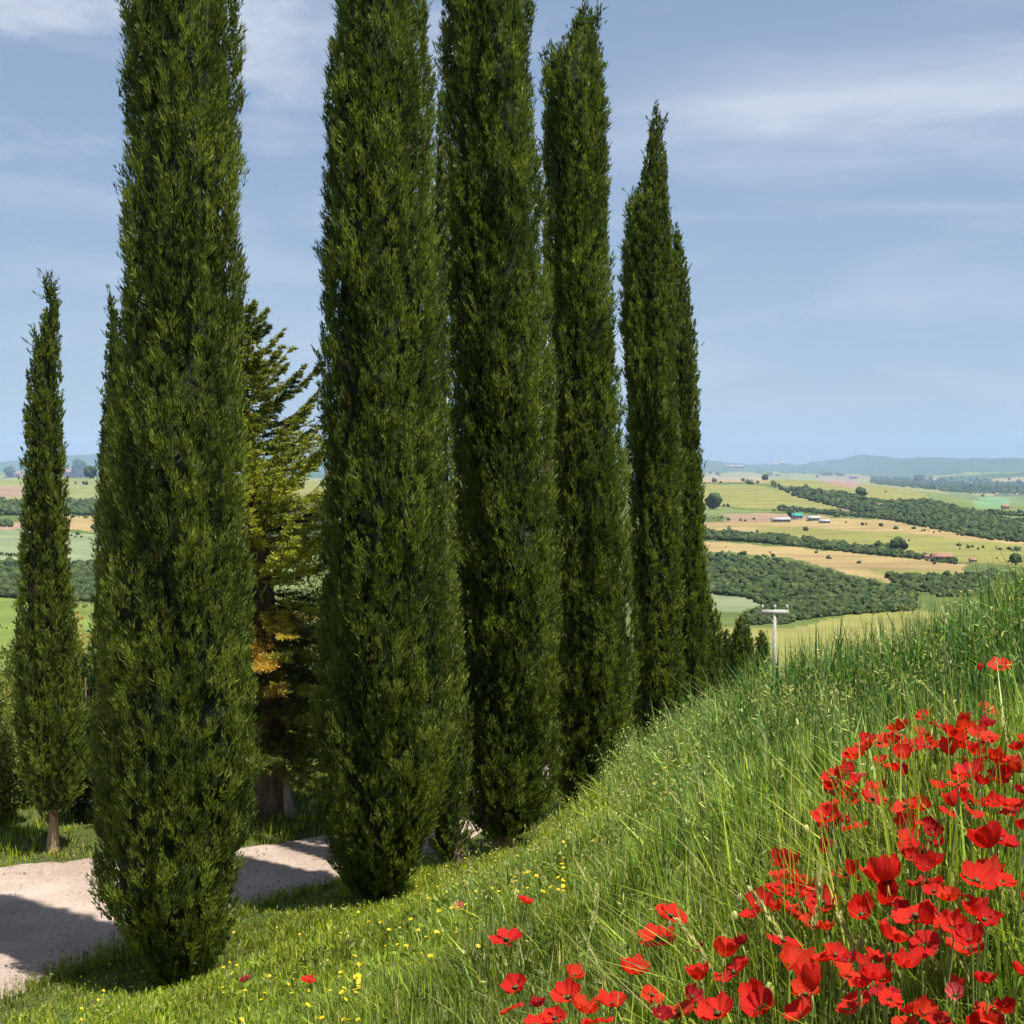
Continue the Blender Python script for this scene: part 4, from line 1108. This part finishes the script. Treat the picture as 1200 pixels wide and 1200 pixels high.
# tall pale grass stalks standing in front of the poppies
def stalk(u0, v0, u1, v1, d, label):
    """foot and tip read in the photograph at distance d"""
    a = at(u0, v0, d); b = at(u1, v1, d + 0.05)
    fz = gz(a[0], d)
    # carry the line of the stalk down to the soil
    dirn = b - a
    base = np.array([a[0] - dirn[0] / max(dirn[2], .1) * (a[2] - fz) * 0.5, d, fz])
    root = empty('grass_stalk', tuple(base), label, 'grass stalk', 'pale grass stalks among the poppies')
    p = [np.zeros(3), (a - base) * 0.6 + np.array([0, 0, 0.0]), a - base, (a + b) / 2 - base + np.array([0.008, 0, 0]), b - base]
    if (a - base)[2] < 0.05: p = [np.zeros(3), (b - base) * 0.5, b - base]
    v, f = tube(p, list(np.linspace(0.0022, 0.0016, len(p))), 6)
    c = np.tile(np.array([[0.46, 0.48, 0.18]]), (len(v), 1))
    mesh('stem', v, f, M_GRASS, root, col=c, smooth=True)
    n = 110
    t = np.linspace(0, 1, n)
    q = p[-1][None] * t[:, None] + p[-2][None] * (1 - t)[:, None]
    q2 = p[-2][None] * t[:, None] + p[-3][None] * (1 - t)[:, None] if len(p) > 3 else q
    Q = np.vstack([q, q2[n // 3:]])
    ax = (p[-1] - p[-2]); ax /= np.linalg.norm(ax)
    m = len(Q); ph = RG.uniform(0, 6.28, m)
    D = ax[None] + np.stack([np.cos(ph), np.sin(ph), 0 * ph], -1) * 0.42
    D /= np.linalg.norm(D, axis=1, keepdims=True)
    V, f, C = blades(Q, D, RG.uniform(0.011, 0.019, m), np.full(m, 0.0048), D * 0, np.array([[0.56, 0.54, 0.24]]) * RG.uniform(0.7, 1.2, (m, 1)), segs=2, belly=True)
    mesh('seed_head', V, f, M_GRASS, root, col=C)
for a in [(935, 1140, 882, 1045, 2.5, 'pale stalk leaning left across the red poppies left of the central cluster'),
          (1010, 1010, 1020, 925, 3.3, 'short pale stalk rising just below the topmost middle poppies'),
          (1058, 1020, 1022, 930, 3.0, 'pale stalk leaning left beside the big round poppy'),
          (1155, 960, 1110, 880, 3.4, 'pale stalk slanting through the upper right poppies'),
          (1190, 1000, 1176, 845, 3.0, 'tallest pale stalk near the right edge, crossing the upper poppies'),
          (842, 1150, 795, 1080, 2.6, 'pale stalk slanting left above the lower middle poppies'),
          (950, 1110, 960, 1020, 2.5, 'upright pale stalk left of the large central poppy'),
          (1090, 1160, 1075, 1085, 2.4, 'pale stalk standing below the large central poppies'),
          (1010, 1160, 985, 1075, 2.4, 'pale stalk in the lower cluster leaning slightly left'),
          (1120, 1190, 1085, 1110, 2.3, 'pale stalk in the bottom right grass leaning left'),
          (1140, 870, 1080, 800, 5.0, 'pale stalk slanting in the green grass above the poppies'),
          (1170, 1190, 1185, 1110, 2.3, 'pale stalk at the bottom right edge leaning right'),
          (690, 1100, 700, 1040, 3.4, 'lone pale stalk in the grass above the lower left poppies')]:
    stalk(*a)

# ------------------------------------------------------------------ poppies
def mat_petal():
    m, n, l = mat_new('poppy_petal')
    o = n.new('ShaderNodeOutputMaterial'); p = n.new('ShaderNodeBsdfPrincipled')
    a = n.new('ShaderNodeAttribute'); a.attribute_name = 'col'
    l.new(a.outputs['Color'], p.inputs['Base Color']); p.inputs['Roughness'].default_value = 0.5
    p.inputs['Specular IOR Level'].default_value = 0.25
    tr = n.new('ShaderNodeBsdfTranslucent'); l.new(a.outputs['Color'], tr.inputs['Color'])
    mxs = n.new('ShaderNodeMixShader'); mxs.inputs[0].default_value = 0.45
    tcn = n.new('ShaderNodeTexCoord'); wv = n.new('ShaderNodeTexNoise'); wv.inputs['Scale'].default_value = 90
    l.new(tcn.outputs['Object'], wv.inputs['Vector'])
    b = n.new('ShaderNodeBump'); b.inputs['Strength'].default_value = 0.5; b.inputs['Distance'].default_value = 0.003
    l.new(wv.outputs[0], b.inputs['Height']); l.new(b.outputs[0], p.inputs['Normal'])
    l.new(p.outputs[0], mxs.inputs[1]); l.new(tr.outputs[0], mxs.inputs[2]); l.new(mxs.outputs[0], o.inputs[0])
    return m
M_PETAL = mat_petal()
def petal_mesh(cup, size, seed, red, crump=1.0):
    """a broad fan-shaped poppy petal of unit flower radius"""
    rg = random.Random(seed)
    nu, nv = 9, 17
    V, C = [], []
    for i in range(nu):
        t = i / (nu - 1)
        for j in range(nv):
            q = (j / (nv - 1) - 0.5) * 2
            half = (0.18 + 1.02 * math.sin(min(1, t * 1.15) * math.pi / 2)) * 0.86
            edge = 1 - 0.24 * abs(q) ** 2.6 * t
            rr = t * size * edge * (1 + 0.05 * math.sin(q * 7 + seed) * t)
            ang = q * half
            x = rr * math.cos(ang); y = rr * math.sin(ang)
            rho = math.hypot(x, y)
            z = cup * rho ** 1.7 + 0.085 * crump * t * math.sin(q * 5.3 + seed * 1.7) + 0.05 * crump * t * t * math.sin(q * 11 + seed) + 0.018 * math.sin(q * 24 + seed * 2) * t + rg.uniform(-.012, .012)
            pull = 1 - 0.32 * cup * t
            V.append((x * pull, y * pull, z))
            k = 0.22 if t < 0.16 else 1.0
            f_ = (0.9 + 0.16 * math.sin(q * 23 + seed) * t + rg.uniform(-0.06, 0.06)) * k
            C.append((red[0] * f_, red[1] * f_, red[2] * f_))
    Fq = [[i * nv + j, (i + 1) * nv + j, (i + 1) * nv + j + 1, i * nv + j + 1] for i in range(nu - 1) for j in range(nv - 1)]
    return np.array(V), np.array(Fq), np.array(C)
RED = (0.76, 0.024, 0.010); RED2 = (0.66, 0.014, 0.009); ORG = (0.72, 0.042, 0.010); CRIM = (0.46, 0.010, 0.016); PNK = (0.72, 0.12, 0.10)
PROTO = {}
def bare_mesh(name, V, fs, mat, C):
    o = mesh(name, V, fs, mat, None, col=C, smooth=True)
    me = o.data; bpy.data.objects.remove(o)
    return me
for vi, (cup, crump) in enumerate([(0.22, 0.8), (0.45, 1.0), (0.75, 0.9), (1.05, 0.8), (0.10, 1.3), (0.6, 1.6)]):
    for ci, red in enumerate([RED, RED2, ORG, CRIM, PNK]):
        PROTO[(vi, ci)] = [bare_mesh('petal', *[(V, Fq, C) for V, Fq, C in [petal_mesh(cup, s_, vi * 11 + k * 3 + ci, red, crump)]][0][:2], M_PETAL,
                           petal_mesh(cup, s_, vi * 11 + k * 3 + ci, red, crump)[2]) for k, s_ in enumerate((1.0, 0.96, 1.04, 0.98))]
def pod_mesh():
    v, f = tube([(0, 0, -0.02), (0, 0, 0.05), (0, 0, 0.14), (0, 0, 0.20)], [0.05, 0.09, 0.10, 0.11], 10)
    c = np.tile(np.array([[0.10, 0.13, 0.05]]), (len(v), 1))
    parts = [(v, f, c)]
    n = 46; a = RG.uniform(0, 6.28, n)
    D = np.stack([np.cos(a), np.sin(a), RG.uniform(0.4, 1.2, n)], -1); D /= np.linalg.norm(D, axis=1, keepdims=True)
    parts.append(blades(np.zeros((n, 3)), D, RG.uniform(0.16, 0.27, n), np.full(n, 0.035), D * 0, np.tile([[0.018, 0.012, 0.022]], (n, 1)), segs=2, belly=True))
    V, fs, C = merge(parts)
    return bare_mesh('seed_pod', V, fs, M_GRASS, C)
POD = pod_mesh()
M_STEM = mat_leaf('poppy_stem', 0.1, 0.6, 0.3)

# u, v, apparent width, hue (0 red 1 deep red 2 orange 3 crimson shade 4 faded pink), look
POP = [(593,1100,33,1,0),(604,1156,30,1,1),(600,1180,24,2,4),(614,1056,17,0,1),(785,1072,32,0,0),(772,1098,40,0,0),(742,1138,37,0,1),(672,1142,24,2,5),(666,1167,34,0,1),(683,1183,34,2,5),(718,1176,35,0,1),(764,1165,24,2,4),(631,1178,20,3,5),(821,1145,34,0,2),(796,1187,36,2,0),(842,1186,42,0,1),(848,1118,38,0,2),(870,1105,22,3,5),(861,1138,40,1,0),(888,1062,32,1,2),(918,1014,40,0,2),(937,1034,38,0,1),(916,1046,34,0,1),(926,1064,28,0,0),(964,1056,32,1,4),(964,998,26,1,3),(991,1023,30,2,4),(970,958,32,0,1),(1002,968,28,2,4),(1062,970,38,0,2),(1097,977,22,3,5),(1071,1001,32,2,0),(1040,1031,52,0,2),(1086,1033,36,1,4),(1159,990,46,1,2),(1144,1031,42,0,1),(1176,1031,24,0,4),(1037,1055,36,1,3),(1010,1070,36,0,2),(1073,1072,48,0,0),(1106,1085,46,0,0),(1144,1070,34,0,2),(1132,1112,40,2,1),(1043,1099,40,0,1),(1084,1104,30,1,4),(918,1102,34,1,4),(978,1118,28,0,1),(929,1131,42,2,5),(951,1158,44,0,3),(994,1142,30,2,4),(1027,1123,30,0,1),(1024,1145,32,1,5),(1037,1161,28,3,4),(891,1180,42,1,5),(940,1188,36,0,1),(1081,1188,36,2,5),(1159,1191,36,2,4),(1197,1140,30,1,1),(1113,1053,26,2,5),(813,1112,16,3,3),(1005,1170,30,0,4),(810,1167,24,3,5),(1120,1165,22,4,5),
(1172,780,24,0,0),(1147,784,10,2,3),(1158,831,26,0,0),(1083,839,18,2,1),(1048,867,30,0,0),(1030,869,22,0,0),(1072,872,24,1,4),(1013,878,24,2,1),(1002,887,28,0,1),(1057,887,26,0,2),(1037,897,18,2,4),(1117,863,32,0,1),(1147,860,22,2,5),(1160,862,20,2,4),(1113,883,30,0,3),(1142,883,26,0,2),(1167,892,26,0,2),(1137,905,32,1,1),(1117,912,18,0,5),(1173,915,32,0,2),(1193,877,20,1,5),(1195,903,24,2,3),(975,910,22,0,0),(980,922,22,2,4),(1007,910,16,4,1),(993,937,24,2,5),(973,942,20,2,4),(1023,935,30,1,0),(1062,943,28,2,4),(1117,943,24,0,3),(1137,937,28,1,4),(1142,951,22,0,4),(1167,942,24,0,5),(1183,950,20,1,4),(1100,990,18,1,5),(1198,867,14,2,1),(1060,907,13,3,3),(1198,970,20,1,5),(1093,872,18,2,5),
(361,1150,15,0,1),(288,1149,14,4,5),(537,1061,12,4,4),(1210,1060,34,0,1),(1215,930,26,0,2),(1222,1010,34,0,1),(1240,880,24,0,0),(1230,1180,36,0,1),(950,1080,24,2,4),(1060,1130,30,0,5),(1155,1150,24,1,5),(775,1190,24,3,5),(700,1195,30,0,4),(650,1192,26,0,1),(628,1200,30,0,0)]
_r = random.Random(99)
_src = [p for p in POP if p[0] > 870 and p[1] > 855]
for _k in range(98):
    q_ = _r.choice(_src)
    POP.append((round(q_[0] + _r.uniform(-20, 20)), round(q_[1] + _r.uniform(-13, 16)), max(13, round(q_[2] * _r.uniform(0.6, 0.9))), _r.choice([0, 1, 1, 0, 2, 0, 2, 3]), _r.choice([1, 2, 3, 4, 5, 5])))
HUE = ['scarlet', 'deep red', 'orange-red', 'dark crimson', 'faded pinkish']
LOOK = ['wide open', 'open bowl-shaped', 'cupped', 'half-closed', 'flat crumpled', 'ragged']
NUMW = ['first', 'second', 'third', 'fourth', 'fifth', 'sixth', 'seventh', 'eighth', 'ninth', 'tenth', 'eleventh', 'twelfth', 'thirteenth']
SPECIAL = {(593,1100): 'solitary deep red poppy farthest left of the large foreground blooms', (604,1156): 'deep red poppy below the solitary leftmost large poppy',
    (614,1056): 'small scarlet poppy alone in the grass below the middle cypress', (785,1072): 'upper one of the two poppies standing close together in open grass',
    (772,1098): 'lower wide poppy of the pair standing in open grass', (742,1138): 'round open scarlet poppy below the pair in open grass',
    (1172,780): 'topmost poppy of all, high on the bank near the right edge', (1158,831): 'wide scarlet poppy below the topmost one, near the right edge',
    (1083,839): 'small orange-red poppy alone above the upper cluster', (1147,784): 'tiny poppy bud left of the topmost poppy',
    (361,1150): 'small red poppy alone in the lower left grass', (288,1149): 'faded pinkish poppy just right of the nearest cypress foot',
    (537,1061): 'tiny faded poppy in the grass under the second big cypress', (1062,970): 'big round cupped poppy in the middle of the patch',
    (1159,990): 'large deep red cupped poppy near the right edge below the upper cluster', (1040,1031): 'largest scarlet poppy at the heart of the patch'}
def make_poppy(i, u, v, px, hue, look):
    rg = random.Random(i * 13 + 1)
    a, b = ray(u, v)
    hs_ = rg.uniform(0.44, 0.54) if u > 560 else 0.30
    d = march(u, v, hs_, 1.9, 12) or 5.0
    # keep natural bloom sizes
    size = px / F * d
    if size > 0.105: d *= 0.105 / size; size = 0.105
    if size < 0.03: size = 0.03
    P = np.array([a * d, d, b * d]); z0 = gz(P[0], d)
    bx = P[0] + rg.uniform(-0.05, 0.05); by = d + rg.uniform(-0.02, 0.08)
    z0 = gz(bx, by)
    root = bpy.data.objects.new('poppy', None); COL.objects.link(root)
    root.location = (bx, by, z0); root.empty_display_size = 0.05
    R_ = size / 2 * 1.34
    # head orientation: mostly skyward, leaning towards the light and the viewer
    tx = rg.uniform(-0.45, 0.6) if look not in (0, 1) else rg.uniform(-0.1, 0.4)
    ty = rg.uniform(-0.5, 0.5)
    rot = Matrix.Rotation(ty, 4, 'Y') @ Matrix.Rotation(tx, 4, 'X') @ Matrix.Rotation(rg.uniform(0, 6.28), 4, 'Z')
    off = Vector((P[0] - bx, P[1] - by, P[2] - z0 - R_ * 0.15))
    fl = off
    for k in range(4):
        o = bpy.data.objects.new('petal', PROTO[(look, hue)][k]); COL.objects.link(o); o.parent = root
        o.matrix_local = Matrix.Translation(fl) @ rot @ Matrix.Rotation(k * math.pi / 2 + rg.uniform(-.15, .15), 4, 'Z') @ Matrix.Translation((0, 0, 0.02 * R_ * (k % 2))) @ Matrix.Rotation(rg.uniform(-0.25, 0.12), 4, 'Y') @ Matrix.Scale(R_ * rg.uniform(0.93, 1.06), 4)
    if px >= 16 and (look in (0, 1) or rg.random() < 0.3):
        o = bpy.data.objects.new('seed_pod', POD); COL.objects.link(o); o.parent = root
        o.matrix_local = Matrix.Translation(fl) @ rot @ Matrix.Scale(R_, 4)
    nd = rot.to_3x3() @ Vector((0, 0, 1))
    h = fl.z
    e = Vector(fl)
    pts = [(0, 0, -0.02), (e.x * 0.2 + rg.uniform(-.01, .01), e.y * 0.2, h * 0.4), tuple(e * 0.75 + Vector((0, 0, 0.02)) - nd * 0.01), tuple(e - nd * 0.02), tuple(e - nd * 0.002)]
    vv, ff = tube(pts, [0.0020, 0.0018, 0.0015, 0.0015, 0.0018], 6)
    mesh('stem', vv, ff, M_STEM, root, col=np.tile([[0.20, 0.27, 0.07]], (len(vv), 1)), smooth=True)
    root['category'] = 'poppy'; root['group'] = 'red poppies on the grassy bank'
    return root
poppies = []
for i, (u, v, px, hue, look) in enumerate(POP):
    poppies.append((u, v, hue, look, make_poppy(i, u, v, px, hue, look)))
# labels: rows of neighbours, counted from the left
rest = sorted([p for p in poppies if (p[0], p[1]) not in SPECIAL], key=lambda p: p[1])
NR = math.ceil(len(rest) / 11)
for r_ in range(NR):
    sel = sorted(rest[r_ * 11:(r_ + 1) * 11], key=lambda p: p[0])
    rn = (NUMW[r_] + ' row of poppies from the top') if r_ < NR / 2 else ((NUMW[NR - 1 - r_] + ' row of poppies from the bottom') if r_ < NR - 1 else 'bottom row of poppies')
    for k, p in enumerate(sel):
        pos = 'leftmost' if k == 0 else ('rightmost' if k == len(sel) - 1 else NUMW[k] + ' from left')
        p[4]['label'] = f'{HUE[p[2]]} {LOOK[p[3]]} poppy, {pos} in {rn}'
for p in poppies:
    if (p[0], p[1]) in SPECIAL: p[4]['label'] = SPECIAL[(p[0], p[1])]

# nodding buds
def bud(u, v, label):
    d = march(u, v, 0.42, 1.9, 9) or 3.0
    a, b = ray(u, v); x, y, z = a * d, d, b * d; z0 = gz(x, y)
    root = empty('poppy_bud', (x + 0.02, y, z0), label, 'poppy bud', 'green poppy buds among the blooms')
    h = z - z0
    v_, f_ = tube([(0, 0, -0.02), (0.01, 0, h * 0.5), (0, 0, h * 0.97), (-0.008, 0, h + 0.022), (-0.018, 0, h + 0.012), (-0.02, 0, h)], [0.002, 0.0018, 0.0016, 0.0015, 0.0015, 0.0015], 6)
    mesh('stem', v_, f_, M_STEM, root, col=np.tile([[0.22, 0.27, 0.09]], (len(v_), 1)), smooth=True)
    v_, f_ = tube([(-0.02, 0, h + 0.004), (-0.02, 0, h - 0.003), (-0.021, 0, h - 0.013), (-0.021, 0, h - 0.022), (-0.02, 0, h - 0.028)], [0.003, 0.008, 0.0095, 0.0065, 0.002], 9, 0.1)
    mesh('bud', v_, f_, M_STEM, root, col=np.tile([[0.36, 0.37, 0.12]], (len(v_), 1)), smooth=True)
for a in [(867, 1048, 'highest green poppy bud, just left of the left group of blooms'), (861, 1069, 'green poppy bud below the highest one, left of the blooms'),
          (848, 1096, 'green bud above the lower middle poppies'), (902, 1153, 'green bud in the lower cluster, left of the pale stalks'),
          (945, 968, 'green bud at the left edge of the middle poppies'), (1010, 1100, 'green bud in the centre of the patch below the largest bloom'),
          (760, 1120, 'green bud beside the round open poppy in open grass')]:
    bud(*a)

# ------------------------------------------------------------------ small yellow flowers
def yellow_flowers():
    parts = []
    n = 7; a = np.arange(n) * 2 * math.pi / n
    D = np.stack([np.cos(a), np.sin(a), np.full(n, 0.35)], -1); D /= np.linalg.norm(D, axis=1, keepdims=True)
    side = np.stack([-np.sin(a), np.cos(a), np.zeros(n)], -1)
    parts.append(blades(np.tile([[0, 0, 0.0]], (n, 1)), D, np.full(n, 0.5), np.full(n, 0.5), D * 0, np.tile([[0.78, 0.58, 0.02]], (n, 1)), side=side, segs=2, belly=True))
    v, f = tube([(0, 0, -0.08), (0, 0, 0.06), (0, 0, 0.12)], [0.10, 0.14, 0.09], 8)
    parts.append((v, f, np.tile([[0.62, 0.36, 0.02]], (len(v), 1))))
    v, f = tube([(0.1, 0, -7), (0, 0.1, -3), (0, 0, -0.05)], [0.07, 0.06, 0.06], 5)
    parts.append((v, f, np.tile([[0.12, 0.18, 0.04]], (len(v), 1))))
    V, fs, C = merge(parts)
    me = bare_mesh('yellow_flower', V, fs, M_GRASS, C)
    rg = random.Random(3)
    spots = []
    # areas of the verge where the photo shows them: u range, v range, count, place
    zones = [((95, 200), (1130, 1195), 26, 'in the grass left of the nearest cypress foot'),
             ((262, 420), (1075, 1195), 66, 'in the lime grass between the nearest and the second big cypress'),
             ((420, 560), (1030, 1130), 40, 'in the grass at the foot of the second big cypress'),
             ((545, 660), (985, 1045), 70, 'in the yellow drift under the middle cypress'),
             ((460, 560), (1015, 1060), 36, 'in the yellow drift right of the second big cypress foot'),
             ((660, 780), (900, 985), 26, 'in the grass under the right-hand cypresses')]
    for (ua, ub), (va, vb), cnt, place in zones:
        cx = [(rg.uniform(ua, ub), rg.uniform(va, vb)) for _ in range(max(3, cnt // 6))]
        for _ in range(cnt):
            c_ = rg.choice(cx)
            u = min(max(rg.gauss(c_[0], 34), ua), ub); v = min(max(rg.gauss(c_[1], 18), va), vb)
            a_, b_ = ray(u, v)
            d = march(u, v, lambda x_, y_: grass_height(x_, y_) * 0.95, 3.5, 18)
            if d is None: continue
            o = bpy.data.objects.new('yellow_flower', me); COL.objects.link(o)
            o.location = (a_ * d, d, b_ * d)
            s_ = rg.uniform(0.019, 0.034)
            o.scale = (s_,) * 3
            o.rotation_euler = (rg.uniform(-0.2, 0.7), rg.uniform(-0.4, 0.4), rg.uniform(0, 6.28))
            tag(o, 'small yellow wildflower ' + place, 'wildflower', 'yellow wildflowers ' + place)
yellow_flowers()

# ------------------------------------------------------------------ air
def haze():
    v, f = box(-18000, 18000, -18000, 18000, -420, 420)
    m, n, l = mat_new('haze_air')
    o = n.new('ShaderNodeOutputMaterial'); p = n.new('ShaderNodeVolumePrincipled')
    p.inputs['Color'].default_value = (0.43, 0.62, 0.94, 1); p.inputs['Density'].default_value = 0.000068
    p.inputs['Anisotropy'].default_value = 0.0
    l.new(p.outputs[0], o.inputs['Volume'])
    ob = mesh('haze', v, f, m)
    tag(ob, kind='stuff')
haze()
